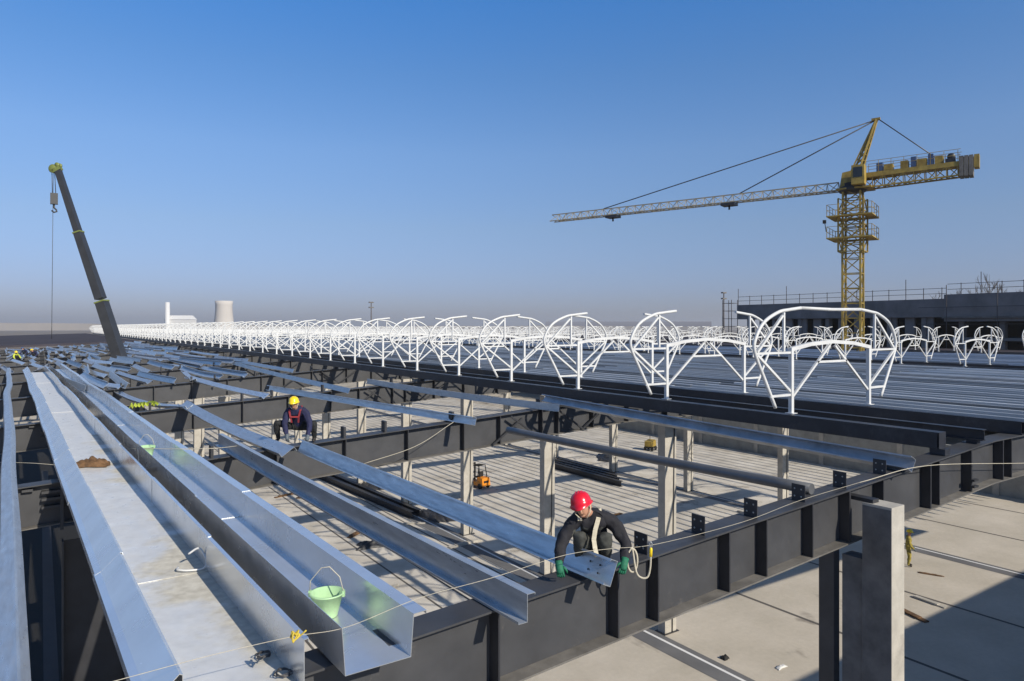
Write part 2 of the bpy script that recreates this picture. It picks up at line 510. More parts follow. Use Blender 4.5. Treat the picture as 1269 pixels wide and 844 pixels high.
ordinal = ['nearest', 'second', 'third', 'fourth', 'fifth', 'sixth', 'seventh', 'eighth', 'ninth', 'tenth', 'eleventh', 'twelfth']
g_first = girder(GY[0], True)
g_first['label'] = 'nearest dark grey roof girder with the red-helmeted worker crouching on it'
for X in (6.13, 7.18, 8.27, 9.4, 10.5, 11.7):
    z = roof(X)
    c = MB().box(X - 0.006, X + 0.006, -0.12, 0.10, z, z + 0.25)
    pl = obj('cleat_plate', c, M['stiff'], g_first)
    hm = MB()
    for (yy, zz) in ((-0.06, 0.07), (0.05, 0.07), (-0.06, 0.18), (0.05, 0.18)):
        hm.lathe([(0.0001, 0.0), (0.013, 0.0), (0.013, 0.003), (0.0001, 0.003)], 10, (X - 0.0095, yy, z + zz), axis=Vector((1, 0, 0)))
    obj('bolt_hole', hm, M['conc'], pl)
g2 = girder(GY[1], False)
g2['label'] = 'second dark grey roof girder with the yellow-helmeted worker sitting on it'
for X in (3.2, 6.3, 7.4, 9.4, 12.4):
    z = roof(X)
    obj('cleat_plate', MB().box(X - 0.03, X + 0.03, -0.1, 0.12, z, z + 0.27), M['stiff'], g2)
for k in range(2, 12):
    g = copy_tree(g2)
    g.location = (0, GY[k], 0)
    g['label'] = '%s dark grey roof girder counted from the front of the hall' % ordinal[k]

# ------------------------------------------------------------------ longitudinal beams carrying the vent frames
def ibeam_y(X, y0, y1, ztop, h, w, label):
    root = thing('ridge_beam', label, 'beam', (X, y0, 0))
    L = y1 - y0
    obj('web', MB().box(-0.008, 0.008, 0, L, ztop - h + 0.017, ztop - 0.017), M['black'], root)
    obj('flange', MB().box(-w / 2, w / 2, 0, L, ztop - 0.016, ztop), M['black'], root)
    obj('flange', MB().box(-w / 2, w / 2, 0, L, ztop - h, ztop - h + 0.016), M['black'], root)
    return root
BT = H - 1.95
b1 = ibeam_y(13.8, 6.15, 255, BT, 0.30, 0.26, 'black beam under the near feet of the white vent frames')
for k, Y in enumerate(GY):
    z = roof(13.9)
    obj('seat', MB().box(-0.1, 0.1, Y - 6.15 - 0.15, Y - 6.15 + 0.12, z, BT - 0.3), M['black'], b1)
# side plates closing the near beam (it reads as a solid black band)
obj('end_plate', MB().box(-0.128, 0.128, -0.012, -0.001, BT - 0.3, BT), M['black'], b1)
obj('side_plate', MB().box(-0.128, -0.116, 0.02, 249, BT - 0.283, BT - 0.017), M['black'], b1)
b2 = ibeam_y(15.2, 6.0, 255, H - 2.0, 0.22, 0.16, 'slimmer black beam between the two beams carrying the vent frames')
for k, Y in enumerate(GY):
    z = roof(15.2)
    obj('seat', MB().box(-0.07, 0.07, Y - 6.0 - 0.1, Y - 6.0 + 0.1, z, H - 2.22), M['black'], b2)
b3 = ibeam_y(17.1, 6.0, 255, H - 1.99, 0.27, 0.24, 'black edge beam along the grey-blue purlin deck')
obj('side_plate', MB().box(-0.118, -0.106, 0.02, 249, H - 2.243, H - 2.007), M['black'], b3)

# ------------------------------------------------------------------ installed deck purlins, parallel, right of the ridge
def zpurlin_mesh(L, h=0.24, fl=0.09, lip=0.02, t=0.006, wav=0.0, n=2, seed=0, name='purlin'):
    prof = [(-fl, lip), (-fl, 0), (0, 0), (0, h), (fl, h), (fl, h - lip)]
    st = []
    rr = random.Random(seed); ph = rr.random() * 6
    for i in range(n):
        s = i / (n - 1)
        y = s * L
        dx = wav * math.sin(ph + s * 5.0); dz = -wav * 0.5 * math.sin(s * math.pi)
        st.append(lambda u, v, y=y, dx=dx, dz=dz: (u + dx, y, v + dz))
    return MB().sheet(prof, t, st)

def purlin_rows(x0, x1, step, m_, near, label, group, h, fl):
    bay = zpurlin_mesh(10.75, h, fl, 0.02, 0.006).mesh('roof_purlin'); bay.materials.append(m_)
    long_ = zpurlin_mesh(247 - 10.6 * near, h, fl, 0.02, 0.006).mesh('roof_purlin'); long_.materials.append(m_)
    pr_ = random.Random(5)
    x = x0
    while x < x1:
        for k in range(near + 1):
            o = obj('roof_purlin', bay if k < near else long_, None,
                    loc=(x + pr_.uniform(-.035, .035) + 0.012 * (k % 2), GY[k] - 0.15 + pr_.uniform(-.1, .02), roof(x) + 0.002 + 0.007 * (k % 2)))
            o.rotation_euler = (0, pr_.uniform(-.05, .05), pr_.uniform(-.002, .002))
            tag(o, label, 'purlin', group)
        x += step
purlin_rows(18.0, 40.2, 0.8, M['deckpurlin'], 4, 'grey-blue purlin in the parallel rows on the finished roof bays', 'parallel purlins between the two nearest vent rows', 0.23, 0.10)
purlin_rows(45.6, 64, 1.0, M['bluepurlin'], 2, 'pale blue purlin in the rows behind the second line of vent frames', 'parallel purlins beyond the second vent row', 0.24, 0.12)
def far_beam(X, ztop, label):
    o = obj('ridge_beam', MB().box(X - 0.14, X + 0.14, 6, 255, ztop - 0.35, ztop), M['black'])
    return tag(o, label, 'beam')
far_beam(40.8, H - 2.12, 'black beam under the near feet of the second vent row')
far_beam(44.1, H - 2.12, 'black beam under the far feet of the second vent row')
far_beam(64.8, H - 2.15, 'black beam under the near feet of the third vent row')
far_beam(68.1, H - 2.15, 'black beam under the far feet of the third vent row')
tag(obj('roof_deck', MB().box(68.6, 84.0, 6, 255, 8.8, 9.1), M['darkroof']), 'dark flat roof between the third vent row and the concrete building', 'roof')
tag(obj('roof_deck', MB().box(84.5, 130, 72, 300, 8.8, 9.1), M['darkroof']), 'dark flat roof far behind the tower crane, left of the concrete building', 'roof')
# roofed far end of the hall on the left
tag(obj('roof_deck', MB().add([(-80, 128, Z0 - 2.0), (13.4, 128, roof(13.4) + 0.1), (13.4, 290, roof(13.4) + 0.1), (-80, 290, Z0 - 2.0),
     (-80, 128, Z0 - 2.3), (13.4, 128, roof(13.4) - 0.2), (13.4, 290, roof(13.4) - 0.2), (-80, 290, Z0 - 2.3)],
     [(0, 1, 2, 3), (7, 6, 5, 4), (0, 4, 5, 1), (1, 5, 6, 2), (2, 6, 7, 3), (3, 7, 4, 0)]), M['darkroof']),
    'dark finished roof at the far left end of the hall', 'roof')

# ------------------------------------------------------------------ white vent frames
def arc(pts, n=6):
    "Catmull-Rom through 2-D points"
    P = [Vector(p) for p in pts]; P = [P[0] * 2 - P[1]] + P + [P[-1] * 2 - P[-2]]
    out = []
    for i in range(1, len(P) - 2):
        for k in range(n):
            t = k / n
            out.append(0.5 * ((2 * P[i]) + (P[i + 1] - P[i - 1]) * t + (2 * P[i - 1] - 5 * P[i] + 4 * P[i + 1] - P[i + 2]) * t * t
                              + (3 * P[i] - P[i - 1] - 3 * P[i + 1] + P[i + 2]) * t ** 3))
    out.append(P[-2])
    return out

# x from the row axis, z from the beam top
RIB = [(-2.2, 0.16), (-2.55, 0.75), (-2.92, 1.4), (-2.88, 1.72), (-2.6, 2.05), (-2.1, 2.27), (-1.72, 2.33), (-1.25, 2.38)]
def frame_parts(full_top):
    parts = []
    V3 = lambda p: Vector((p[0], 0, p[1]))
    for s in (-1, 1):
        sg = lambda p: (p[0] * -1 if s > 0 else p[0], p[1])
        m = MB().bar(V3(sg((-1.62, 0.0))), V3(sg((-1.62, 1.46))), 0.086)
        m.bar(V3(sg((-1.62, 0.006))) + Vector((-0.09, 0, 0)), V3(sg((-1.62, 0.006))) + Vector((0.09, 0, 0)), 0.2, 0.012)
        parts.append(('leg', m))
        rib = arc([sg(p) for p in RIB])
        parts.append(('curved_rib', MB().tube([V3(p) for p in rib], 0.039, 8)))
        parts.append(('outrigger', MB().bar(V3(sg((-1.665, 1.37))), V3(sg((-2.89, 1.37))), 0.048)))
        parts.append(('outrigger', MB().bar(V3(sg((-1.665, 0.42))), V3(sg((-2.40, 0.42))), 0.05)))
        parts.append(('post', MB().bar(V3(sg((-1.9, 1.40))), V3(sg((-1.9, 2.27))), 0.05)))
        parts.append(('brace', MB().bar(V3(sg((-1.94, 2.2))), V3(sg((-2.84, 1.4))), 0.05)))
        parts.append(('brace', MB().bar(V3(sg((-2.84, 1.34))), V3(sg((-1.66, 0.5))), 0.05)))
        parts.append(('brace', MB().bar(V3(sg((-1.57, 0.38))), V3(sg((-0.12, 1.50))), 0.05)))
    g = MB()
    pts = [(-1.66, 1.44), (-0.9, 1.55), (0, 1.60), (0.9, 1.55), (1.66, 1.44)]
    for a, b in zip(pts[:-1], pts[1:]):
        g.bar(V3(a), V3(b), 0.09, 0.085)
    parts.append(('rafter', g))
    parts.append(('tie', MB().bar(V3((-0.62, 1.13)), V3((0.62, 1.13)), 0.05)))
    if full_top:
        parts.append(('top_tube', MB().tube([V3(p) for p in [(-1.25, 2.38), (0, 2.36), (1.25, 2.38)]], 0.039, 8)))
    return parts

def frame_thing(full_top):
    root = thing('vent_frame', 'white tubular vent frame', 'vent frame')
    for n, m in frame_parts(full_top):
        obj(n, m, M['white'], root)
    return root
def frame_merged():
    m = MB()
    for n, p in frame_parts(False):
        b = len(m.v); m.v += p.v
        m.f += [tuple(i + b for i in f) for f in p.f]; m.s += p.s
    me = m.mesh('vent_frame'); me.materials.append(M['white'])
    return me

f1 = frame_thing(True)
f1.location = (15.62, 9.4, BT)
tag(f1, 'nearest white vent frame, the only one with an unbroken curved top tube', 'vent frame', 'white vent frames along the nearest ridge')
fp = frame_thing(False)
far_me = frame_merged()
nth = {1: 'second', 2: 'third', 3: 'fourth', 4: 'fifth', 5: 'sixth'}
Y = 9.4
for k in range(1, 66):
    Y = 9.4 + 3.75 * k
    if k < 24:
        o = fp if k == 1 else copy_tree(fp)
    else:
        o = bpy.data.objects.new('vent_frame', far_me); COL.objects.link(o)
    o.location = (15.62 + rng.uniform(-.02, .02), Y, BT)
    o.rotation_euler = (0, 0, rng.uniform(-.008, .008))
    lab = ('%s white vent frame from the front of the nearest row, open at the top' % nth[k]) if k in nth else \
        'white open-topped tubular vent frame in the long nearest row'
    tag(o, lab, 'vent frame', 'white vent frames along the nearest ridge')
for (cx, ystart, dz, label, group, nparts) in (
        (42.45, 13.75, -2.12, 'small white vent frame in the second row beyond the purlin deck', 'white vent frames along the second ridge', 10),
        (66.45, 12.5, -2.15, 'tiny white vent frame in the third row near the crane mast', 'white vent frames along the third ridge', 0),
        (92.0, 76.0, -2.1, 'tiny white vent frame in the farthest row on the horizon', 'white vent frames along the farthest ridge', 0)):
    Y = ystart; k = 0
    while Y < 252:
        if k < nparts: o = copy_tree(fp)
        else:
            o = bpy.data.objects.new('vent_frame', far_me); COL.objects.link(o)
        o.location = (cx, Y, H + dz); o.scale = (0.9, 0.9, 0.9)
        tag(o, label, 'vent frame', group)
        o.rotation_euler = (0, 0, rng.uniform(-.01, .01))
        Y += 3.35; k += 1
tag(obj('ridge_beam', MB().box(90.2, 90.5, 74, 255, H - 2.5, H - 2.1), M['black']), 'black beam under the farthest vent row', 'beam')

# ------------------------------------------------------------------ concrete columns
def column(X, Y, ztop, label, w=0.6, dp_=0.36, conduit=True):
    root = thing('concrete_column', label, 'column', (X, Y, 0), group='pale concrete columns in the bays')
    obj('shaft', MB().box(-w / 2, w / 2, -dp_ / 2, dp_ / 2, 0, ztop), M['conc'], root)
    if conduit:
        obj('cable', MB().tube([(w * .1, -dp_ / 2 - 0.02, 0), (w * .2, -dp_ / 2 - 0.02, ztop * 0.5), (w * .32, -dp_ / 2 - 0.02, ztop)], 0.022, 5), M['wire'], root)
    obj('base_plate', MB().box(-w / 2 - 0.08, w / 2 + 0.08, -dp_ / 2 - 0.08, dp_ / 2 + 0.08, 0.012, 0.03), M['stiff'], root)
    return root
names_c = {18.4: 'tall pale column just right of the red-helmeted worker', 25.9: 'pale column standing just left of the red-helmeted worker',
           33.3: 'pale column with the orange forklift parked beside it'}
for Y in (18.4, 25.9, 33.3, 41.0, 48.6, 56.2, 63.8, 71.4):
    column(19.6, Y, 8.3, names_c.get(Y, 'pale concrete column in the bays behind the second girder'))
for Y in (25.8, 33.3, 41.0, 48.6, 56.2):
    column(37.6, Y, 8.3, 'pale concrete column far back under the purlin deck')
for Y in (41.0, 48.6, 56.2, 63.8):
    column(8.5, Y, 7.6, 'pale concrete column behind the yellow-helmeted worker')

# the tall column in front on the right
col = thing('concrete_column', 'tall square concrete column in front of the nearest girder', 'column', (10.55, 5.4, 0))
obj('shaft', MB().box(0, 0.37, 0, 0.45, 0, H - 2.72), M['conc'], col)
M['shade_tone'] = mat('painted_shade_concrete', (0.115, 0.118, 0.125), 0.8, 0, var=0.3, scale=2.2, base2=(0.16, 0.16, 0.165))  # dark grey that carries the column's shade in its colour
obj('side_shade_panel', MB().box(-0.006, -0.001, 0.004, 0.446, 0, H - 2.76), M['shade_tone'], col)  # added thin panel, paints shade onto the side turned from the sun
obj('corbel', MB().box(0.04, 0.32, 0.452, 0.80, 0, H - 3.62), M['shade_tone'], col)  # corbel takes the same painted shade
obj('bearing_plate', MB().box(0.03, 0.2, 0.30, 0.78, H - 2.718, H - 2.66), M['stiff'], col)
sc_ = thing('steel_column', 'slim grey steel column beside the tall square concrete column', 'column', (10.62, 6.36, 0))
obj('shaft', MB().box(0, 0.16, 0, 0.26, 0, H - 3.5), M['girder'], sc_)

# big steel column and runway beam below the gutters on the left
lc = thing('steel_column', 'wide dark steel column below the silted gutter', 'column', (0.36, 15.2, 0))
obj('web', MB().box(0, 0.98, 0.12, 0.15, 0, roof(0.5) - GD - 0.02), M['stiff'], lc)
obj('flange', MB().box(0.982, 1.01, 0, 0.3, 0, roof(0.5) - GD - 0.02), M['girder'], lc)
obj('flange', MB().box(-0.03, -0.002, 0, 0.3, 0, roof(0.5) - GD - 0.02), M['girder'], lc)
rb = thing('runway_beam', 'low narrow steel beam running below the leftmost purlin', 'beam', (0.05, 7, 4.7))
obj('web', MB().box(0.10, 0.13, 0, 30, 0, 0.4), M['stiff'], rb)
obj('flange', MB().box(0.0, 0.23, 0, 30, 0.402, 0.42), M['stiff'], rb)
for q in range(6):
    obj('stiffener', MB().box(0.02, 0.1, 2 + q * 4, 2.02 + q * 4, 0.02, 0.4), M['girder'], rb)

sf = thing('darkening_floor', 'added dark floor sheet darkening the gap below the gutters at the left', 'floor', (-9, 8, 3.2))  # added dark sheet, blackens the well where the sunlit slab would show
obj('plate', MB().box(0, 10.8, 0, 60, 0, 0.02), M['rubber'], sf)  # the added dark sheet itself
for q in range(7):
    obj('beam', MB().box(0, 10.8, 2 + q * 8, 2.2 + q * 8, -0.4, -0.003), M['black'], sf)  # added along with the dark sheet, below it
# ------------------------------------------------------------------ gutters
GD_X = -0.0312                           # the gutters run a little askew of the grid
def gutter_station(y, dx, dz):
    return lambda u, v, y=y, dx=dx, dz=dz: (u + GD_X * y + dx, y, v + SLOPE * 0 + dz)
def wob(y, amp, seed):
    f = max(0.0, min(1.0, (y - 9) / 25.0))
    return amp * f * (noise.noise((y * 0.085, seed, 0)) + 0.5 * noise.noise((y * 0.25, seed + 5, 0)))

def gutter_run(segs, prof, floor_i, mat_, root, seed, zb, silt=None, t=0.006, amp=0.12):
    for (y0, y1) in segs:
        ys = [y0 + (y1 - y0) * i / 10 for i in range(11)]
        st = [gutter_station(y, wob(y, amp, seed), zb + wob(y, 0.05, seed + 9)) for y in ys]
        s = obj('gutter_section', MB().sheet(prof, t, st), silt or mat_, root)

g1 = thing('box_gutter', 'wide silted sheet metal box gutter with a sloping left side', 'gutter')
ZB1 = H - 3.03
P1 = [(0.79, 0.14), (0.80, 0.19), (0.86, 0.22), (1.05, 0.40), (2.0, 0.0), (2.0, 0.42), (2.025, 0.425)]
segs1 = [(5.75, 9.2), (9.21, 13.3), (13.31, 17.6), (17.61, 23.0), (23.01, 29), (29.01, 36), (36.01, 45), (45.01, 56)]
for i, (a, b) in enumerate(segs1):
    lift = 0.009 * (i % 2)
    b += 0.07
    ys = [a + (b - a) * q / 10 for q in range(11)]
    st = [gutter_station(y, wob(y, 0.05, 1.3) + 0.008 * (i % 2), ZB1 + lift + wob(y, 0.05, 9)) for y in ys]
    fl = MB().sheet([(1.074, 0.0), P1[4]], 0.006, st)
    obj('gutter_floor', fl, M['silt'], g1)
    obj('gutter_side', MB().sheet(P1[0:4] + [(1.07, 0.39), (1.07, 0.004)], 0.006, st), M['gutter'], g1)
    obj('gutter_side', MB().sheet([(2.0, 0.007), (2.0, 0.42), (2.03, 0.425), (2.03, 0.40)], 0.006, st), M['gutter'], g1)
g2o = thing('box_gutter', 'deep bright box gutter holding the green buckets', 'gutter')
ZB2 = H - 2.985
segs2 = [(5.70, 11.4), (11.41, 17.2), (17.21, 24), (24.01, 33), (33.01, 44), (44.01, 58)]
for i, (a, b) in enumerate(segs2):
    lift = 0.009 * (i % 2)
    b += 0.07
    ys = [a + (b - a) * q / 10 for q in range(11)]
    st = [gutter_station(y, wob(y, 0.05, 1.3) + 0.008 * (i % 2), ZB2 + lift + wob(y, 0.05, 9)) for y in ys]
    obj('gutter_section', MB().sheet([(2.30, 0.42), (2.33, 0.0), (2.95, 0.0), (2.98, 0.38), (3.10, 0.385), (3.10, 0.36)], 0.006, st), M['gutter'], g2o)
# far left folded edge purlin, bent along its length
el = thing('edge_flashing', 'long bent galvanised edge flashing at the far left', 'flashing')
ys = [4.6 + i * 0.9 for i in range(62)]
st = [gutter_station(y, wob(y, 0.10, 4.4), H - 2.86 + wob(y, 0.06, 7.7)) for y in ys]
obj('folded_sheet', MB().sheet([(-0.10, -0.12), (-0.08, -0.02), (0.04, 0.03), (0.06, 0.04), (0.08, 0.025), (0.15, -0.05), (0.15, -0.16)], 0.005, st), M['galv'], el)

# ------------------------------------------------------------------ loose purlins laid across the girders
def purlin(p, q, label, shape='Z', h=0.26, fl=0.10, roll=0.0, m='galv', wav=0.02, flip=False, group=None, sag=0.0, n=14, holes=False):
    p = Vector(p); q = Vector(q)
    L = (q - p).length
    root = thing('loose_purlin', label, 'purlin', p, group=group)
    d = (q - p).normalized()
    s = d.cross(Vector((0, 0, 1))).normalized(); u = s.cross(d)
    if roll:
        s2 = s * math.cos(roll) + u * math.sin(roll); u2 = -s * math.sin(roll) + u * math.cos(roll)
        s, u = s2, u2
    k = -1 if flip else 1
    if shape == 'Z':
        prof = [(-fl * k, 0.02), (-fl * k, 0), (0, 0), (0, h), (fl * k, h), (fl * k, h - 0.02)]
    elif shape == 'C':
        prof = [(fl * k, 0.02), (fl * k, 0), (0, 0), (0, h), (fl * k, h), (fl * k, h - 0.02)]
    st = []
    ph = rng.random() * 6
    for i in range(n):
        t = i / (n - 1)
        off = d * (t * L) + s * (wav * math.sin(ph + t * 4)) - Vector((0, 0, 1)) * (sag * math.sin(t * math.pi))
        st.append(lambda a, b, off=off: off + s * a + u * b)
    if shape == 'T':
        body = MB().tube([d * (i / (n - 1) * L) - Vector((0, 0, 1)) * (sag * math.sin(i / (n - 1) * math.pi)) for i in range(n)], h / 2, 14)
    else:
        body = MB().sheet(prof, 0.006, st)
    obj('profile', body, M[m], root)
    if holes:
        hm = MB()
        for (al, bb) in ((0.22, 0.08), (0.38, 0.08), (0.22, 0.17), (0.38, 0.17)):
            c = d * (L - al) + u * bb + s * 0.010 + s * (wav * math.sin(ph + 4 * (L - al) / L))
            hm.lathe([(0.0001, 0), (0.012, 0), (0.012, 0.003), (0.0001, 0.003)], 8, c, axis=s)
        obj('bolt_hole', hm, M['rubber'], root)
    return root

def pl(p0, p1, label, off=0.01, **k):
    return purlin(at_roof(*p0, off), at_roof(*p1, off), label, **k)

pl((270, 551), (652, 771), 'galvanised purlin overhanging the nearest girder just right of the buckets', flip=True, h=0.27, wav=0.03)
pl((368, 559), (757, 727), 'pale blue galvanised purlin being set down by the red-helmeted worker', flip=False, shape='C', h=0.27, roll=0.42, holes=True, wav=0.02)
pl((222, 503), (349, 566), 'bent galvanised purlin ending left of the yellow-helmeted worker', h=0.34, roll=0.95, flip=True, sag=0.12)
pl((230, 470), (326, 494), 'short blue-grey purlin behind the yellow-helmeted worker', h=0.3, roll=0.9, flip=True, sag=0.06)
pl((204, 446), (302, 468), 'twisted purlin with a wide pale face on the fourth girder', h=0.3, roll=0.8, flip=True, sag=0.1)
pl((333, 484), (588, 527), 'purlin reaching from behind the yellow-helmeted worker to the second girder', shape='C', h=0.2, roll=0.25, fl=0.12)
pl((286, 451), (432, 488), 'pale purlin lying on the third and fourth girders', h=0.22, roll=0.4, flip=True, sag=0.05)
pl((290, 449), (362, 462), 'short pale purlin on the fourth girder beside the vent frames', h=0.22, roll=0.5, flip=True)
pl((455, 475), (692, 510), 'thin galvanised purlin below the black beam, ending on the second girder', h=0.2, roll=0.1, flip=True, sag=0.05)
pl((672, 499), (1130, 585), 'long shiny purlin overhanging the nearest girder on the right', shape='C', h=0.22, roll=0.55, fl=0.14, m='galv_dull')
pl((630, 533), (1006, 606), 'dark grey round tube resting between the second girder and a cleat plate', off=0.08, shape='T', h=0.17, m='tube', sag=0.02)
pl((128, 478), (232, 507), 'thin curved purlin sagging towards the yellow-green netting', h=0.24, roll=1.0, flip=True, sag=0.35)
pl((96, 468), (146, 482), 'wavy purlin beside the bright gutter', h=0.3, roll=0.8, flip=True, sag=0.12)
pl((100, 456), (128, 468), 'crooked short purlin beside the bright gutter', h=0.3, roll=0.8, flip=True, sag=0.12)

# jumble of loose purlins over the far bays
jr = random.Random(21)
for k in range(3, 11):
    Yg = GY[k]
    n = 16 if k < 8 else 19
    for i in range(n):
        X = -3.5 + (16.0) * (i + jr.uniform(-0.3, 0.3)) / n
        if k < 5 and X < 1.5: continue
        if k == 3 and X > 9: continue
        Ln = jr.uniform(7, 11.4)
        y0 = Yg + jr.uniform(-1.5, 0.4)
        X1 = X + jr.gauss(-0.5, 0.5)
        a = Vector((X1, y0 + Ln, roof(X1) + 0.012 + 0.12 * jr.random()))
        b = Vector((X, y0, roof(X) + 0.012 + 0.12 * jr.random()))
        purlin(a, b, 'loose purlin in the jumble laid over the distant girders', h=jr.uniform(0.24, 0.34), roll=jr.uniform(0.2, 1.3),
               flip=jr.random() < 0.6, wav=jr.uniform(0.01, 0.04), sag=jr.uniform(0, 0.05), n=9, m=jr.choice(['galv', 'galv', 'galv_dull']),
               group='loose purlins over the far bays')

# knee braces between purlins / ridge beam and the girder's lower flange
for k in range(1, 5):
    for (X, s) in ((13.9, -1), (13.9, 1), (10.6, 1), (12.2, -1)):
        z = roof(X)
        a = Vector((X, GY[k] - 0.05, z - GD + 0.05)); b = Vector((X + 0.1 * s, GY[k] - 1.15, z - 0.03))
        c2 = Vector((X + 1.0 * s, GY[k] - 0.06, z - 0.1))
        o = obj('knee_brace', MB().bar(a + Vector((0, -0.2, 0)), c2 + Vector((0, -0.2, -0.02)), 0.05), M['stiff'])
        tag(o, 'thin dark diagonal brace against a girder below the ridge beam', 'brace', 'knee braces on the girders')

# low precast wall seen through the bays below the purlin deck
pw = thing('precast_wall', 'low grey precast wall on the slab below the purlin deck', 'wall', (54, 14, 0))
obj('panel', MB().box(0, 0.25, 0, 48, 0, 3.0), M['concdark'], pw)
for q in range(8):
    obj('pilaster', MB().box(-0.12, -0.003, q * 6.4, q * 6.4 + 0.4, 0, 3.05), M['conc'], pw)

# ------------------------------------------------------------------ people
def skin_mesh(name, joints, edges, sub=2):
    """joints: {key: (pos, rx, ry)}; first key is the root"""
    keys = list(joints)
    me = bpy.data.meshes.new(name)
    me.from_pydata([joints[k][0] for k in keys], [(keys.index(a), keys.index(b)) for a, b in edges], [])
    o = bpy.data.objects.new(name, me); COL.objects.link(o)
    md = o.modifiers.new('skin', 'SKIN'); md.use_smooth_shade = True
    for i, k in enumerate(keys):
        sv = me.skin_vertices[0].data[i]
        sv.radius = (joints[k][1], joints[k][2]); sv.use_root = (i == 0)
    sb = o.modifiers.new('sub', 'SUBSURF'); sb.levels = sub; sb.render_levels = sub
    dg = bpy.context.evaluated_depsgraph_get()
    out = bpy.data.meshes.new_from_object(o.evaluated_get(dg))
    bpy.data.objects.remove(o); bpy.data.meshes.remove(me)
    out.name = name
    return out

def person(label, origin, face_dir, J, mats, helmet, glove, group=None, harness=None, detail=True):
    """J: joints in a local frame x = the viewer's right, y = away from the face (back), z up"""
    fd = Vector((face_dir[0], face_dir[1], 0)).normalized()
    rz = math.atan2(fd.x, -fd.y)                      # local -y looks along face_dir
    root = thing('person', label, 'person', origin, rz, group)
    V = {k: Vector(v) for k, v in J.items()}
    rad = {'pelvis': (.155, .13), 'belly': (.165, .135), 'chest': (.19, .145), 'collar': (.125, .10), 'neck': (.055, .058), 'jaw': (.062, .068), 'skull': (.078, .088), 'crown': (.06, .066)}
    joints = {}
    for k in ('pelvis', 'belly', 'chest', 'collar', 'neck', 'jaw', 'skull', 'crown'):
        joints[k] = (V[k], *rad[k])
    E = [('pelvis', 'belly'), ('belly', 'chest'), ('chest', 'collar'), ('collar', 'neck'), ('neck', 'jaw'), ('jaw', 'skull'), ('skull', 'crown')]
    for s in 'LR':
        sh, el, wr = V['sh' + s], V['el' + s], V['wr' + s]
        joints['sh' + s] = (sh, .094, .094); joints['ua' + s] = (sh.lerp(el, .5), .084, .084)
        joints['el' + s] = (el, .074, .074); joints['fa' + s] = (el.lerp(wr, .5), .066, .066)
        joints['wr' + s] = (wr, .048, .048)
        E += [('collar', 'sh' + s), ('sh' + s, 'ua' + s), ('ua' + s, 'el' + s), ('el' + s, 'fa' + s), ('fa' + s, 'wr' + s)]
        hp, kn, an, to = V['hip' + s], V['kn' + s], V['an' + s], V['toe' + s]
        joints['hip' + s] = (hp, .105, .105); joints['th' + s] = (hp.lerp(kn, .5), .102, .102)
        joints['kn' + s] = (kn, .084, .084); joints['ca' + s] = (kn.lerp(an, .45), .076, .076)
        joints['an' + s] = (an, .048, .048)
        joints['toe' + s] = (to, .042, .036)
        E += [('pelvis', 'hip' + s), ('hip' + s, 'th' + s), ('th' + s, 'kn' + s), ('kn' + s, 'ca' + s), ('ca' + s, 'an' + s), ('an' + s, 'toe' + s)]
    me = skin_mesh('body', joints, E, 3 if detail else 2)
    for v in me.vertices:
        n_ = v.normal
        q_ = v.co * 9.0
        f_ = noise.noise((q_.x * 1.6, q_.y * 1.6, q_.z * 0.9)) * 0.014 + noise.noise(q_ * 2.6) * 0.007
        near_head = (v.co - V['skull']).length < 0.15
        if not near_head: v.co += n_ * f_
    # clothing colours follow the nearest bone
    region = {}
    for a, b in E:
        t = 0
        if b[:2] in ('th', 'kn', 'ca') or b[:3] == 'hip': t = 1
        if b[:2] == 'an': t = 1
        if b[:3] == 'toe': t = 2
        if b in ('jaw', 'skull', 'crown'): t = 3
        if b == 'neck': t = 0
        region[(a, b)] = t
    me.materials.clear()
    for m_ in (mats['top'], mats['leg'], M['boot'], M['skin']): me.materials.append(m_)
    for p in me.polygons:
        c = p.center; best = 9; bi = 0
        for (a, b), t in region.items():
            A, B = joints[a][0], joints[b][0]; ab = B - A
            tt = max(0, min(1, (c - A).dot(ab) / max(1e-6, ab.length_squared)))
            dd = (c - (A + ab * tt)).length - 0.5 * (joints[a][1] * (1 - tt) + joints[b][1] * tt)
            if dd < best: best = dd; bi = t
        p.material_index = bi; p.use_smooth = True
    body = obj('body', me, None, root)
    # head frame
    hd = (V['crown'] - V['jaw']).normalized()
    fwd = Vector(J.get('look', (0, -1, -0.3))); fwd = (fwd - hd * fwd.dot(hd)).normalized()
    side = hd.cross(fwd)
    c = V['skull']
    if detail:
        fm = MB()
        P = lambda a, b, h_: c + side * a + fwd * b + hd * h_
        fm.tube([P(0, .085, .03), P(0, .108, -.01), P(0, .112, -.03), P(0, .088, -.045)], [.010, .014, .018, .012], 8)
        obj('nose', fm, M['skin'], root)
        em = MB()
        for s in (-1, 1):
            em.lathe([(0.0001, -.007), (.007, -.004), (.009, 0), (.007, .004), (.0001, .007)], 8, P(s * .031, .084, .004))
        obj('eyes', em, M['hair'], root)
        mm = MB().tube([P(-.026, .086, -.072), P(0, .095, -.075), P(.026, .086, -.072)], .007, 6)
        obj('mouth', mm, M['skin'], root)
        er = MB()
        for s in (-1, 1):
            er.tube([P(s * .083, .0, .03), P(s * .095, -.012, .02), P(s * .093, -.008, -.02), P(s * .083, .0, -.035)], [.010, .014, .013, .008], 7)
        obj('ears', er, M['skin'], root)
        hr = MB().lathe([(.094, .045), (.099, .055), (.097, .075), (.07, .10), (.0001, .115)], 20, c - fwd * .012, axis=hd)
        obj('hair', hr, M['hair'], root)
    # helmet: shell, brim, ridge
    hm = MB()
    prof = [(.142, .018), (.146, .024), (.128, .034), (.124, .07), (.112, .112), (.088, .142), (.05, .160), (.0001, .166)]
    n = 28; vs = []
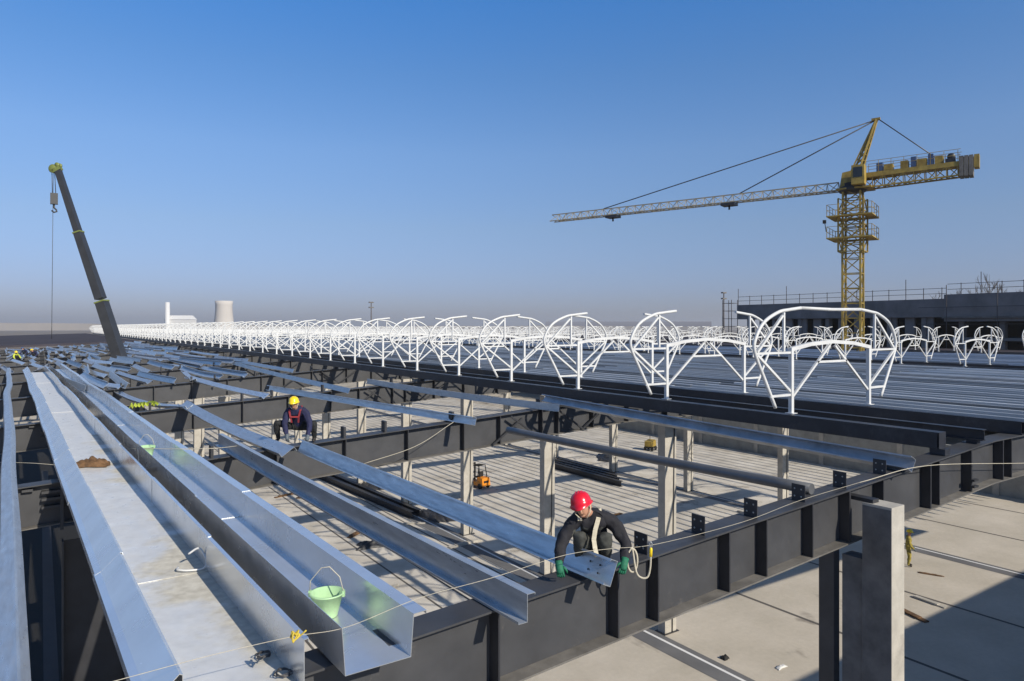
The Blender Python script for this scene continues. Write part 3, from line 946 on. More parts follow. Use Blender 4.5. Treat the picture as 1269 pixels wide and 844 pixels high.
    for (r, z) in prof:
        for k in range(n):
            a = 2 * math.pi * k / n
            ca, sa = math.cos(a), math.sin(a)
            ext = 1.0 + (0.30 * max(0, ca) ** 3 if r > .135 else 0)
            vs.append(c + fwd * (ca * r * 1.08 * ext + 0.004) + side * (sa * r * 0.94) + hd * (z + 0.02 - (0.018 * max(0, ca) ** 2 if r > .135 else 0)))
    fs = []
    for i in range(len(prof) - 1):
        for k in range(n):
            fs.append((i * n + k, i * n + (k + 1) % n, (i + 1) * n + (k + 1) % n, (i + 1) * n + k))
    hm.add(vs, fs, True)
    ho = obj('helmet', hm, helmet, root)
    if detail:
        rm = MB()
        for off in (-.03, 0, .03):
            rm.tube([c + fwd * (.125 * math.cos(t)) + hd * (.04 + .143 * math.sin(t)) + side * off * (1 if 0.3 < t < 2.8 else 1) for t in
                     [0.45 + i * 0.25 for i in range(10)]], .009 if off else .013, 6)
        obj('helmet_ridge', rm, helmet, ho)
        cm = MB()
        for s in (-1, 1):
            cm.tube([c + side * s * .098 + hd * .04, c + side * s * .09 + fwd * .035 - hd * .05, c + side * s * .035 + fwd * .06 - hd * .112], .006, 5)
        obj('chin_strap', cm, M['strap'] if harness else M['hair'], ho)
    # gloved hands
    for s, sg in (('L', -1), ('R', 1)):
        wr = V['wr' + s]; hv = Vector(J['hd' + s]).normalized()
        th = Vector(J.get('th' + s + 'd', (-sg, -0.2, 0.1)))
        acr = (th - hv * th.dot(hv)).normalized(); nrm = hv.cross(acr) * (sg)
        nrm = -nrm if nrm.dot(Vector(J.get('curl', (0, 1, -0.5)))) < 0 else nrm
        gm = MB()
        gm.tube([wr - hv * .045, wr - hv * .01, wr + hv * .03, wr + hv * .075, wr + hv * .095], [.047, .043, .046, .045, .030], 10)
        for i, (of, ln) in enumerate(((.033, .072), (.011, .080), (-.011, .075), (-.032, .060))):
            b0 = wr + hv * .085 + acr * of
            b1_ = b0 + (hv * .9 + nrm * .35) * ln * .42
            b2_ = b1_ + (hv * .35 + nrm * .9) * ln * .33
            b3_ = b2_ + (-hv * .2 + nrm * .95) * ln * .25
            gm.tube([b0 - hv * .02, b0, b1_, b2_, b3_], [.012, .0125, .0115, .0105, .008], 7)
        t0 = wr + hv * .025 + acr * .035
        gm.tube([t0, t0 + (acr * .7 + hv * .5) * .035, t0 + (acr * .6 + hv * .75 + nrm * .4) * .06, t0 + (acr * .4 + hv * .8 + nrm * .8) * .078], [.016, .0145, .012, .009], 7)
        obj('glove', gm, glove, root)
    if harness:
        hb = MB()
        def over(path, w, m_, nm):
            h_ = MB()
            for a, b in zip(path[:-1], path[1:]):
                a = Vector(a); b = Vector(b)
                h_.bar(a, b, w, 0.012, up=J.get('hup', (0, -0.8, 0.6)))
            obj(nm, h_, m_, root)
        for path in harness['paths']:
            over(path, harness.get('w', .045), harness['mat'], 'harness_strap')
    return root

# red-helmeted worker: squats on the nearest girder, facing the camera, both hands on a purlin end
o1 = at_roof(733, 706, 0.0)
fdir = (-FX, -FY)
J1 = dict(pelvis=(0.05, 0.20, 0.24), belly=(0.05, 0.14, 0.40), chest=(0.03, 0.02, 0.56), collar=(0.0, -0.07, 0.655), neck=(-0.05, -0.12, 0.70),
          jaw=(-0.10, -0.19, 0.70), skull=(-0.125, -0.19, 0.775), crown=(-0.135, -0.185, 0.83),
          shL=(-0.20, -0.05, 0.60), elL=(-0.37, -0.15, 0.36), wrL=(-0.40, -0.34, 0.17), hdL=(0.1, -0.45, -0.8), thLd=(1, -0.2, 0.2),
          shR=(0.23, -0.05, 0.585), elR=(0.39, -0.12, 0.35), wrR=(0.33, -0.33, 0.20), hdR=(-0.25, -0.5, -0.7), thRd=(-1, -0.2, 0.2),
          hipL=(-0.06, 0.17, 0.20), knL=(-0.16, -0.18, 0.46), anL=(-0.13, 0.10, 0.08), toeL=(-0.15, -0.06, 0.05),
          hipR=(0.15, 0.17, 0.20), knR=(0.13, -0.22, 0.46), anR=(0.18, 0.09, 0.08), toeR=(0.17, -0.07, 0.05),
          look=(-0.1, -1, -0.75), curl=(0, 1, -0.4))
h1 = {'mat': M['strap'], 'w': .05, 'paths': [
    [(0.06, 0.03, 0.715), (0.085, -0.06, 0.72), (0.06, -0.165, 0.64), (0.02, -0.20, 0.52), (0.0, -0.23, 0.42)],
    [(-0.15, 0.03, 0.69), (-0.16, -0.08, 0.69), (-0.15, -0.17, 0.62)],
    [(0.0, -0.22, 0.43), (0.01, -0.27, 0.33), (0.03, -0.26, 0.24)]]}
person('crouching worker in a red helmet, black jacket, cream harness and green gloves', o1, fdir, J1,
       {'top': M['jacket'], 'leg': M['trouser']}, M['hat_red'], M['glove'], harness=h1)

# yellow-helmeted worker: squats wide-kneed on the second girder, reaching down to a purlin
o2 = at_roof(368, 549, 0.0)
J2 = dict(pelvis=(0.0, 0.22, 0.42), belly=(0.0, 0.15, 0.58), chest=(0.0, 0.02, 0.74), collar=(0.01, -0.07, 0.84), neck=(0.0, -0.12, 0.88),
          jaw=(-0.005, -0.19, 0.90), skull=(-0.01, -0.20, 0.975), crown=(-0.01, -0.195, 1.03),
          shL=(-0.22, -0.05, 0.78), elL=(-0.24, -0.19, 0.46), wrL=(-0.13, -0.34, 0.22), hdL=(0.15, -0.3, -0.9), thLd=(1, -0.2, 0.2),
          shR=(0.24, -0.05, 0.77), elR=(0.36, -0.15, 0.46), wrR=(0.36, -0.34, 0.20), hdR=(-0.1, -0.4, -0.9), thRd=(-1, -0.2, 0.2),
          hipL=(-0.12, 0.18, 0.38), knL=(-0.46, -0.15, 0.52), anL=(-0.46, 0.03, 0.09), toeL=(-0.50, -0.13, 0.05),
          hipR=(0.12, 0.18, 0.38), knR=(0.44, -0.08, 0.50), anR=(0.40, 0.08, 0.09), toeR=(0.42, -0.08, 0.05),
          look=(0.1, -1, -0.6), curl=(0, 1, -0.4))
h2 = {'mat': M['strap_red'], 'w': .04, 'paths': [
    [(0.10, 0.02, 0.91), (0.14, -0.07, 0.91), (0.13, -0.175, 0.80), (0.10, -0.19, 0.66), (0.08, -0.15, 0.52)],
    [(-0.11, 0.02, 0.91), (-0.14, -0.07, 0.90), (-0.13, -0.175, 0.80), (-0.10, -0.19, 0.66), (-0.08, -0.15, 0.52)],
    [(-0.10, -0.195, 0.66), (0.10, -0.195, 0.66)]]}
person('worker in a yellow helmet, navy jacket and red harness squatting on the second girder', o2, fdir, J2,
       {'top': M['navy'], 'leg': M['trouser_black']}, M['hat_yel'], M['glove_grey'], harness=h2)

# standing worker on the slab, half hidden by the tall column
o3 = at_z(1126, 702, 0.0)
J3 = dict(pelvis=(0, 0.02, 0.92), belly=(0, 0.02, 1.08), chest=(0, 0, 1.26), collar=(0, 0, 1.40), neck=(0, -0.01, 1.47), jaw=(0, -0.03, 1.54), skull=(0, -0.04, 1.62), crown=(0, -0.03, 1.68),
          shL=(-0.2, 0, 1.38), elL=(-0.28, -0.02, 1.1), wrL=(-0.24, -0.2, 0.92), hdL=(0, -0.6, -0.6), shR=(0.2, 0, 1.38), elR=(0.28, -0.02, 1.1), wrR=(0.24, -0.2, 0.92), hdR=(0, -0.6, -0.6),
          hipL=(-0.1, 0.02, 0.88), knL=(-0.12, -0.03, 0.48), anL=(-0.12, 0.03, 0.09), toeL=(-0.13, -0.14, 0.05), hipR=(0.1, 0.02, 0.88), knR=(0.12, -0.06, 0.48), anR=(0.13, 0.0, 0.09), toeR=(0.14, -0.17, 0.05),
          look=(0, -1, -0.2))
M['olive'] = mat('olive_yellow_workwear', (0.26, 0.21, 0.04), 0.85, var=0.6, scale=10)
person('worker in a yellow helmet standing on the slab behind the tall square column', o3, (0.5, -0.8), J3,
       {'top': M['olive'], 'leg': M['olive']}, M['hat_yel'], M['glove_grey'], detail=False)

# distant crew at the far end of the gutters
def dist_person(px, py, label, top, hat):
    o = at_roof(px, py, 0.0)
    J = {k: Vector(v) for k, v in J1.items()}
    J['look'] = J1['look']
    return person(label, o, (0.7 if px < 30 else -0.6, -0.6), J, {'top': top, 'leg': M['trouser_black']}, hat, M['glove_grey'], detail=False)
dist_person(19, 447, 'distant crouching worker in a yellow vest at the far left edge', M['hivis'], M['hat_yel'])
dist_person(43, 444, 'distant bending worker in a yellow helmet between the gutters', M['navy'], M['hat_yel'])
dist_person(31, 441, 'distant crouching worker in a blue helmet at the end of the silted gutter', M['navy'], M['hat_blue'])

# ------------------------------------------------------------------ small things on the steelwork
def bucket(pos, label, r=0.165, h=0.23, tilt=0.0):
    root = thing('bucket', label, 'bucket', pos)
    m = MB().lathe([(0.0001, 0), (r * .62, 0), (r * .66, .01), (r, h), (r + .014, h), (r + .014, h + .014), (r - .004, h + .014), (r * .63, .018), (0.0001, .018)], 32)
    obj('shell', m, M['bucket'], root)
    hd = MB().tube([Vector((-r - .012, 0, h)), Vector((-r * 1.02, 0, h + .13)), Vector((-r * .3, -.02, h + .27)), Vector((r * .2, -.02, h + .28)), Vector((r * .8, 0, h + .17)), Vector((r + .012, 0, h))], .005, 6)
    obj('handle', hd, M['rope'], root)
    for s in (-1, 1):
        obj('lug', MB().box(s * (r + .008) - .012, s * (r + .008) + .012, -.02, .02, h - .03, h + .03), M['bucket'], root)
    root.rotation_euler = (tilt, 0, R(-34))
    return root
pb = at_z(405, 763, ZB2 + 0.01)
bucket(pb, 'green plastic bucket with a cord handle at the near end of the bright gutter')
bucket(at_z(182, 566, ZB2 + 0.02), 'small green bucket farther back in the bright gutter')

def crumpled(name, label, cat, pos, sx_, sy_, h, m, seed=0, rz=0, n=22):
    mb = MB(); vs = []; fs = []
    for i in range(n + 1):
        for j in range(n + 1):
            u = i / n * 2 - 1; v = j / n * 2 - 1
            w = 1 + 0.28 * noise.noise((u * 1.4 + seed, v * 1.4, 3))
            e = max(0, 1 - max(abs(u), abs(v)) ** 3)
            z = h * e * (0.45 + 0.9 * abs(noise.noise((u * 1.6, v * 1.6 + seed, 1))) + 0.25 * noise.noise((u * 5, v * 5, seed))) + 0.012
            vs.append((u * sx_ * w, v * sy_ * w, max(0.008, z)))
    for i in range(n):
        for j in range(n):
            a = i * (n + 1) + j
            fs.append((a, a + 1, a + n + 2, a + n + 1))
    mb.add(vs, fs, True)
    b0 = len(mb.v)
    mb.add([(x_, y_, 0.0) for (x_, y_, z_) in vs], [f[::-1] for f in fs])
    ring = [i * (n + 1) for i in range(n + 1)] + [n * (n + 1) + j for j in range(1, n + 1)] + [i * (n + 1) + n for i in range(n - 1, -1, -1)] + [j for j in range(n - 1, 0, -1)]
    for a, b in zip(ring, ring[1:] + ring[:1]):
        mb.f.append((a, b, b + b0, a + b0)); mb.s.append(False)
    o = obj(name, mb, m, None, loc=pos)
    o.rotation_euler = (0, 0, rz)
    return tag(o, label, cat)
crumpled('canvas_bag', 'crumpled brown canvas bag dropped on the silted gutter floor', 'bag', at_z(114, 577, ZB1 + 0.02), 0.34, 0.20, 0.20, M['bag'], 2, R(-25))
# folded hi-vis netting on the third girder
nbm = MB(); nn = 18
prof = []
for i in range(nn + 1):
    prof.append((i * 0.05, 0.12 + 0.09 * (1 if i % 2 else -1) * (0.7 + 0.3 * math.sin(i))))
pnet = at_roof(161, 507, 0.01)
nbm.sheet(prof, 0.012, [lambda u, v, q=q: (u + 0.05 * math.sin(q * 5 + u * 4), q, v * (1 - 0.35 * abs(q) / 0.35) + 0.02) for q in (-0.35, -0.12, 0.12, 0.35)])
o = obj('safety_netting', nbm, M['hivis'], None, loc=pnet); o.rotation_euler = (0, -0.05, 0.0)
tag(o, 'bundle of folded yellow-green safety netting on the third girder', 'netting')

def rope_run(pts, r, label, m, name='safety_rope', n=8, sag=0.0):
    P = arc3([Vector(p) for p in pts], n)
    o = obj(name, MB().tube(P, r, 6), m)
    return tag(o, label, 'rope')
def arc3(P, n):
    P = [P[0] * 2 - P[1]] + P + [P[-1] * 2 - P[-2]]
    out = []
    for i in range(1, len(P) - 2):
        for k in range(n):
            t = k / n
            out.append(0.5 * ((2 * P[i]) + (P[i + 1] - P[i - 1]) * t + (2 * P[i - 1] - 5 * P[i] + 4 * P[i + 1] - P[i + 2]) * t * t
                              + (3 * P[i] - P[i - 1] - 3 * P[i + 1] + P[i + 2]) * t ** 3))
    out.append(P[-2]); return out
rp_pts = [(120, 850), (172, 836), (262, 812), (362, 789), (430, 777), (520, 741), (610, 716), (700, 688), (757, 680), (815, 674), (920, 647), (992, 620), (1065, 598)]
rope_run([at_Y(x_, y_, 5.72) for x_, y_ in rp_pts], 0.0026, 'long white safety rope stretched in front of the nearest girder', M['rope'])
rope_run([at_Y(1065, 598, 5.72), at_Y(1150, 577, 5.9), at_Y(1269, 574, 5.9), at_Y(1330, 571, 5.9)], 0.006, 'thin white line across the nearest girder at the right edge', M['rope'])
rope_run([at_roof(0, 573, 0.2), at_roof(40, 574, 0.25), at_roof(78, 577, 0.2)], 0.006, 'thin cord tied between the edge flashing and the silted gutter', M['rope'])
rope_run([at_roof(160, 556, 0.36), at_roof(255, 556, 0.4), at_roof(300, 552, 0.2)], 0.007, 'thin white cord crossing the bright gutter near the small bucket', M['rope'])
rope_run([at_Y(450, 575, 16.0), at_Y(515, 553, 16.0), at_Y(562, 523, 16.1)], 0.007, 'slack grey cord hanging on the second girder', M['rope'])
# coil of lanyard at the worker's right
lc0 = at_Y(783, 690, 5.75)
lpts = []
for i in range(30):
    t = i / 29 * 4 * math.pi
    rr_ = 0.105
    lpts.append(Vector((math.sin(t) * rr_ * 0.55, -0.02 - 0.004 * i / 6, math.cos(t) * rr_ * 1.25 - 0.03)))
tail = [Vector((0.04, -0.05, -0.15)), Vector((0.10, -0.05, -0.22)), Vector((0.17, -0.05, -0.21)), Vector((0.20, -0.05, -0.10)), Vector((0.205, -0.05, 0.04))]
lan = thing('lanyard', 'coiled white lanyard with a yellow clip hanging beside the red-helmeted worker', 'lanyard', lc0, R(-34))
obj('rope', MB().tube(arc3(lpts + tail, 4), 0.011, 7), M['rope'], lan)
obj('clip', MB().tube([(0.205, -0.05, 0.02), (0.207, -0.05, 0.10), (0.208, -0.05, 0.12)], [0.018, 0.018, 0.012], 8), M['hat_yel'], lan)
obj('hook', MB().tube(arc3([Vector((0.208, -0.05, 0.11)), Vector((0.19, -0.05, 0.15)), Vector((0.205, -0.05, 0.185)), Vector((0.222, -0.05, 0.15)), Vector((0.21, -0.05, 0.12))], 4), 0.006, 6), M['galv'], lan)
# white wire loop, yellow tie, tangles of wire on the gutter
wl = at_z(238, 706, ZB1 + 0.02)
o = obj('cable_loop', MB().tube(arc3([Vector((-.14, .12, .02)), Vector((-.16, .0, .03)), Vector((-.05, -.07, .02)), Vector((.12, -.08, .02)), Vector((.16, -.03, .10)), Vector((.10, .10, .22)), Vector((-.02, .14, .16))], 6), .013, 7), M['white'], None, loc=wl)
tag(o, 'loop of white cable lying on the silted gutter floor', 'cable')
ty = at_Y(365, 788, 5.71)
kp = [Vector((0.035 * math.cos(i * 2.1), 0.03 * math.sin(i * 1.3) , 0.04 * math.sin(i * 2.7 + 1))) for i in range(16)] + [Vector((0.09, -0.02, 0.03))]
o = obj('rope_tie', MB().tube(arc3(kp, 4), .007, 6), M['yrope'], None, loc=ty)
tag(o, 'yellow cord knotted round the safety rope at the gutter wall', 'rope')
for (px_, py_, seed) in ((327, 815, 1), (352, 838, 2)):
    rr_ = random.Random(seed)
    kp = [Vector((0.09 * math.cos(i * 1.9) * rr_.uniform(.6, 1), 0.09 * math.sin(i * 1.9) * rr_.uniform(.6, 1), 0.02 + 0.03 * rr_.random())) for i in range(14)]
    o = obj('wire_tangle', MB().tube(arc3(kp, 4), .005, 5), M['wire'], None, loc=at_z(px_, py_, ZB1 + 0.01))
    tag(o, 'tangle of thin wire on the near end of the silted gutter, %s' % ('beside its right wall' if seed == 2 else 'on the bare metal'), 'wire')

# ------------------------------------------------------------------ things on the slab
def forklift(pos, rz, label, m):
    root = thing('forklift', label, 'forklift', pos, rz)
    b = MB()
    # counterweight with sloped rear, chassis
    b.add([(-.5, -.95, .28), (.5, -.95, .28), (.5, .75, .28), (-.5, .75, .28), (-.46, -.86, 1.0), (.46, -.86, 1.0), (.5, -.2, 1.02), (-.5, -.2, 1.02), (.5, .75, .6), (-.5, .75, .6), (.5, -.2, .62), (-.5, -.2, .62)],
          [(0, 3, 2, 1), (0, 1, 5, 4), (4, 5, 6, 7), (7, 6, 10, 11), (11, 10, 8, 9), (9, 8, 2, 3), (0, 4, 7, 11), (0, 11, 9, 3), (1, 6, 5), (1, 10, 6), (1, 8, 10), (1, 2, 8)])
    obj('body', b, m, root)
    obj('grille', MB().box(-.3, .3, -.925, -.905, .55, .75), M['rubber'], root)
    g = MB()
    for s in (-1, 1):
        g.bar((s * .43, -.55, 1.0), (s * .40, -.35, 2.05), .06); g.bar((s * .43, .7, .6), (s * .40, .42, 2.05), .06); g.bar((s * .40, -.38, 2.05), (s * .40, .45, 2.05), .06)
    for q in range(6): g.bar((-.4, -.38 + q * .16, 2.07), (.4, -.38 + q * .16, 2.07), .04)
    obj('overhead_guard', g, M['rubber'], root)
    mm = MB()
    for s in (-1, 1): mm.box(s * .3 - .05, s * .3 + .05, .85, .98, .1, 2.15)
    for z in (.5, 1.2, 2.05): mm.box(-.3, .3, .87, .96, z, z + .08)
    obj('mast', mm, M['rubber'], root)
    fk = MB()
    for s in (-1, 1): fk.box(s * .25 - .06, s * .25 + .06, .99, 2.0, .1, .15); fk.box(s * .25 - .06, s * .25 + .06, .985, 1.03, .1, .7)
    obj('fork', fk, M['stiff'], root)
    obj('seat', MB().box(-.25, .25, -.2, .25, .9, 1.05).box(-.25, .25, -.28, -.18, 1.05, 1.5), M['rubber'], root)
    for (x_, y_, r_) in ((-.5, .55, .32), (.5, .55, .32), (-.48, -.6, .26), (.48, -.6, .26)):
        obj('wheel', MB().lathe([(.001, -.1), (r_ * .9, -.1), (r_, -.07), (r_, .07), (r_ * .9, .1), (.001, .1)], 18, (x_, y_, r_ + .01), axis=Vector((1, 0, 0))), M['rubber'], root)
    return root
forklift(at_z(594, 604, 0.0), R(12), 'orange forklift parked beside a pale column on the slab', M['orange']).scale = (.78, .78, .78)
def roller(pos, rz, label):
    root = thing('generator', label, 'generator', pos, rz)
    b = MB(); b.add([(-.7, -.5, .55), (.7, -.5, .55), (.7, .5, .55), (-.7, .5, .55), (-.7, -.5, 1.2), (.55, -.5, 1.35), (.55, .5, 1.35), (-.7, .5, 1.2)],
                    [(0, 3, 2, 1), (4, 5, 6, 7), (0, 1, 5, 4), (1, 2, 6, 5), (2, 3, 7, 6), (3, 0, 4, 7)])
    obj('housing', b, M['yellow'], root)
    obj('frame', MB().box(-.75, .75, -.45, .45, .35, .545), M['rubber'], root)
    for (x_, y_) in ((-.5, -.5), (.5, -.5), (-.5, .5), (.5, .5)):
        obj('wheel', MB().lathe([(.001, -.09), (.24, -.09), (.28, -.05), (.28, .05), (.24, .09), (.001, .09)], 16, (x_, y_, .29), axis=Vector((0, 1, 0))), M['rubber'], root)
    obj('exhaust', MB().tube([(.3, .2, 1.3), (.3, .2, 1.7), (.36, .2, 1.78)], .04, 8), M['rubber'], root)
    return root
roller(at_z(806, 558, 0.0), R(20), 'yellow wheeled generator behind the column right of the red-helmeted worker').scale = (.72, .72, .72)

def lying_beam(p, q, h, w, label, group):
    p = Vector(p); q = Vector(q)
    root = thing('steel_beam', label, 'beam', p, group=group)
    d = q - p
    obj('web', MB().bar((0, 0, h / 2), d + Vector((0, 0, h / 2)), 0.02, h - 0.05), M['stiff'], root)
    obj('flange', MB().bar((0, 0, 0.013), d + Vector((0, 0, 0.013)), w, 0.024), M['stiff'], root)
    obj('flange', MB().bar((0, 0, h - 0.013), d + Vector((0, 0, h - 0.013)), w, 0.024), M['stiff'], root)
    return root
a = at_z(690, 573, 0); b = at_z(762, 592, 0)
for i, o_ in enumerate((0, 0.55, 1.15, 1.7)):
    dx = Vector((-o_, -0.6 * o_, 0.02))
    lying_beam(a + dx, b + dx + Vector((0, -i * 0.5, 0)), 0.4, 0.3, 'dark steel beam in the stack lying on the slab behind the red helmet', 'beams stacked on the slab')
a = at_z(392, 585, 0); b = at_z(520, 640, 0)
for i, o_ in enumerate((0, 0.6)):
    dx = Vector((-o_, -0.3 * o_, 0.02))
    lying_beam(a + dx + Vector((0, -i, 0)), b + dx, 0.4, 0.3, 'dark steel beam in the stack lying on the slab below the second girder', 'beams stacked below the second girder')
for (px_, py_, sx_, sy_, h_, seed) in ((468, 675, 1.1, .5, .35, 3), (538, 640, 1.5, .7, .4, 8), (475, 603, 1.6, 1.0, .6, 9), (752, 568, 1.5, .8, .4, 4), (705, 533, 1.8, 1.0, .6, 6)):
    nm = {3: 'below the overhanging galvanised purlin', 5: 'nearest the front girder', 8: 'beside the second pale column', 9: 'below the second girder', 4: 'behind the steel beam stack', 6: 'far back under the deck'}[seed]
    crumpled('tarpaulin', 'dark crumpled tarpaulin on the slab ' + nm, 'tarpaulin', at_z(px_, py_, 0.01), sx_, sy_, h_, M['stiff'], seed, seed)
crumpled('rubble', 'small dark lump of rubble on the sunlit slab left of the tall column', 'rubble', at_z(898, 816, 0.01), .14, .11, .16, M['rubber'], 1, 0, 10)
crumpled('scrap_sheet', 'small white scrap lying on the slab left of the tall column', 'scrap', at_z(968, 827, 0.01), .22, .08, .08, M['white'], 2, 0, 10)
crumpled('timber_scrap', 'small brown timber scrap on the slab right of the standing worker', 'scrap', at_z(1153, 712, 0.01), .07, .5, .06, M['bag'], 3, 0.4, 10)

br_ = random.Random(31)
for i in range(26):
    if i < 17: X, Y = br_.uniform(9, 36), br_.uniform(24, 62)
    else: X, Y = br_.uniform(16, 44), br_.uniform(7, 17)
    L_ = br_.uniform(.5, 2.4); w_ = br_.uniform(.05, .13)
    o = obj('timber_offcut', MB().box(-L_ / 2, L_ / 2, -w_, w_, 0, .05).box(-L_ * .3, L_ * .42, -w_ * .7, w_ * 1.2, .052, .09), M['bag'] if i % 3 else M['conc'], None, loc=(X, Y, 0.006))
    o.rotation_euler = (0, 0, br_.uniform(0, 3.1))
    tag(o, 'small timber offcuts scattered on the concrete slab', 'timber', 'offcuts scattered over the slab')
# ------------------------------------------------------------------ tower crane
def lattice(mb, p, q, w, h, n, rod=0.06, diag=0.04, tri=False, up=(0, 0, 1)):
    p = Vector(p); q = Vector(q); d = (q - p).normalized(); u = Vector(up)
    s = d.cross(u).normalized() if d.cross(u).length > 1e-3 else Vector((1, 0, 0)); u = s.cross(d)
    cs = [s * -w / 2 - u * h / 2, s * w / 2 - u * h / 2, u * h / 2] if tri else \
         [s * -w / 2 - u * h / 2, s * w / 2 - u * h / 2, s * w / 2 + u * h / 2, s * -w / 2 + u * h / 2]
    m_ = len(cs)
    for c in cs: mb.bar(p + c, q + c, rod, rod, up=u)
    for i in range(n):
        a = p.lerp(q, i / n); b = p.lerp(q, (i + 1) / n)
        for j in range(m_):
            j2 = (j + 1) % m_
            mb.bar(a + cs[j], a + cs[j2], diag, diag, up=d)
            if i % 2: mb.bar(a + cs[j], b + cs[j2], diag)
            else: mb.bar(a + cs[j2], b + cs[j], diag)
TC = cw(31.44, 64.0, 0)
jd = cw(-25.9, 19.0, 0).normalized(); jang = math.atan2(jd.y, jd.x)
tcr = thing('tower_crane', 'tall yellow tower crane with a long pale jib pointing left', 'crane', TC, jang)   # local +x along the jib
m_ = MB(); lattice(m_, (0, 0, 0), (0, 0, 20.5), 1.5, 1.5, 15, 0.17, 0.08, up=(0, 1, 0)); obj('mast', m_, M['yellow'], tcr)
m_ = MB(); lattice(m_, (0, 0, 18.4), (0, 0, 23.3), 2.1, 2.1, 4, 0.13, 0.09, up=(0, 1, 0)); lattice(m_, (0, 0, 20.5), (0, 0, 24.2), 1.45, 1.45, 4, 0.15, 0.08, up=(0, 1, 0)); obj('climbing_frame', m_, M['yellow'], tcr)
for z in (19.55, 21.55):
    pm = MB().box(-1.9, 1.9, -1.9, -1.06, z, z + .1).box(-1.9, 1.9, 1.06, 1.9, z, z + .1).box(-1.9, -1.06, -1.06, 1.06, z, z + .1).box(1.06, 1.9, -1.06, 1.06, z, z + .1)
    pf = obj('platform', pm, M['yellow'], tcr)
    rm = MB()
    for s in (-1, 1):
        for t in (-1.85, -.6, .6, 1.85):
            rm.bar((s * 1.86, t, z + .1), (s * 1.86, t, z + 1.1), .04); rm.bar((t, s * 1.86, z + .1), (t, s * 1.86, z + 1.1), .04)
        for zz in (.6, 1.1):
            rm.bar((s * 1.86, -1.86, z + zz), (s * 1.86, 1.86, z + zz), .035); rm.bar((-1.86, s * 1.86, z + zz), (1.86, s * 1.86, z + zz), .035)
    obj('railing', rm, M['yellow'], pf)
obj('floodlight', MB().box(1.95, 2.2, 1.6, 1.9, 21.0, 21.3).bar((1.9, 1.86, 20.2), (2.05, 1.75, 21.1), .05), M['rubber'], tcr)
obj('slewing_ring', MB().lathe([(.001, 23.9), (1.1, 23.9), (1.25, 24.05), (1.25, 24.3), (.95, 24.45), (.95, 24.7), (.001, 24.7)], 28), M['black'], tcr)
hm_ = MB().add([(-1.0, -.8, 24.2), (1.0, -.8, 24.2), (1.0, .8, 24.2), (-1.0, .8, 24.2), (-.55, -.6, 25.9), (.8, -.6, 25.7), (.8, .6, 25.7), (-.55, .6, 25.9)],
               [(0, 3, 2, 1), (4, 5, 6, 7), (0, 1, 5, 4), (1, 2, 6, 5), (2, 3, 7, 6), (3, 0, 4, 7)])
obj('tower_top', hm_, M['yellow'], tcr)
obj('slewing_deck', MB().box(-1.7, 1.2, -1.2, 1.2, 24.05, 24.2), M['yellow'], tcr)
cb = obj('cab', MB().box(-1.25, -.2, .85, 1.9, 24.3, 26.0), M['yellow'], tcr)
obj('window', MB().box(-1.1, -.35, 1.905, 1.92, 24.9, 25.8).box(-.19, -.17, 1.0, 1.75, 24.8, 25.8), M['glass'], cb)
# raked A-frame
apex = Vector((-1.95, 0, 30.25))
am = MB()
for s in (-1, 1):
    am.bar((-.6, s * .55, 25.7), apex + Vector((0, s * .16, 0)), .17); am.bar((.15, s * .5, 25.6), apex + Vector((.12, s * .14, -.2)), .13)
for q in range(1, 9):
    t = q / 9
    for s in (-1, 1):
        am.bar(Vector((-.6, s * .55, 25.7)).lerp(apex, t), Vector((.15, s * .5, 25.6)).lerp(apex, max(0, t - .1)), .07)
    am.bar(Vector((-.6, -.55, 25.7)).lerp(apex, t), Vector((-.6, .55, 25.7)).lerp(apex, t), .07)
am.bar(apex + Vector((-.3, 0, .05)), apex + Vector((.4, 0, .05)), .3, .2)
obj('a_frame', am, M['yellow'], tcr)
jz = 24.55
JL = 33.0
jm_ = MB(); lattice(jm_, (1.2, 0, jz), (JL, 0, jz), 1.0, 0.8, 32, 0.10, 0.05, tri=True); obj('jib', jm_, M['cream'], tcr)
obj('jib_walkway', MB().box(1.2, JL - 1, -.14, .14, jz - .37, jz - .34), M['cream'], tcr)
for X in (11.5, 24.8):
    obj('trolley', MB().box(X - .7, X + .7, -.6, .6, jz - .72, jz - .47).tube([(X, 0, jz - .72), (X, 0, jz - 1.1)], .1, 8), M['black'], tcr)
pend = [apex.copy(), Vector((26.0, 0, jz + .45))]
obj('pendant', MB().tube(pend, .055, 6), M['wire'], tcr)
obj('pendant', MB().tube([apex.copy(), Vector((10.4, 0, jz + .45))], .055, 6), M['wire'], tcr)
cj = MB()
lattice(cj, (-.9, 0, jz + .0), (-9.0, 0, jz + .25), 1.2, 0.9, 10, 0.12, 0.07)
obj('counter_jib', cj, M['yellow'], tcr)
obj('counter_jib_deck', MB().hexa([(-9.0, -.7, jz + .55), (-.95, -.7, jz + .47), (-.95, .7, jz + .47), (-9.0, .7, jz + .55), (-9.0, -.7, jz + .95), (-.95, -.7, jz + .87), (-.95, .7, jz + .87), (-9.0, .7, jz + .95)]), M['yellow'], tcr)
for s in (-1, 1):
    rm = MB()
    for q in range(8): rm.bar((-1.2 - q, s * .68, jz + .88), (-1.2 - q, s * .68, jz + 1.9), .04)
    for zz in (1.4, 1.9): rm.bar((-1.2, s * .68, jz + zz), (-8.4, s * .68, jz + zz + .06), .035)
    obj('railing', rm, M['yellow'], tcr)
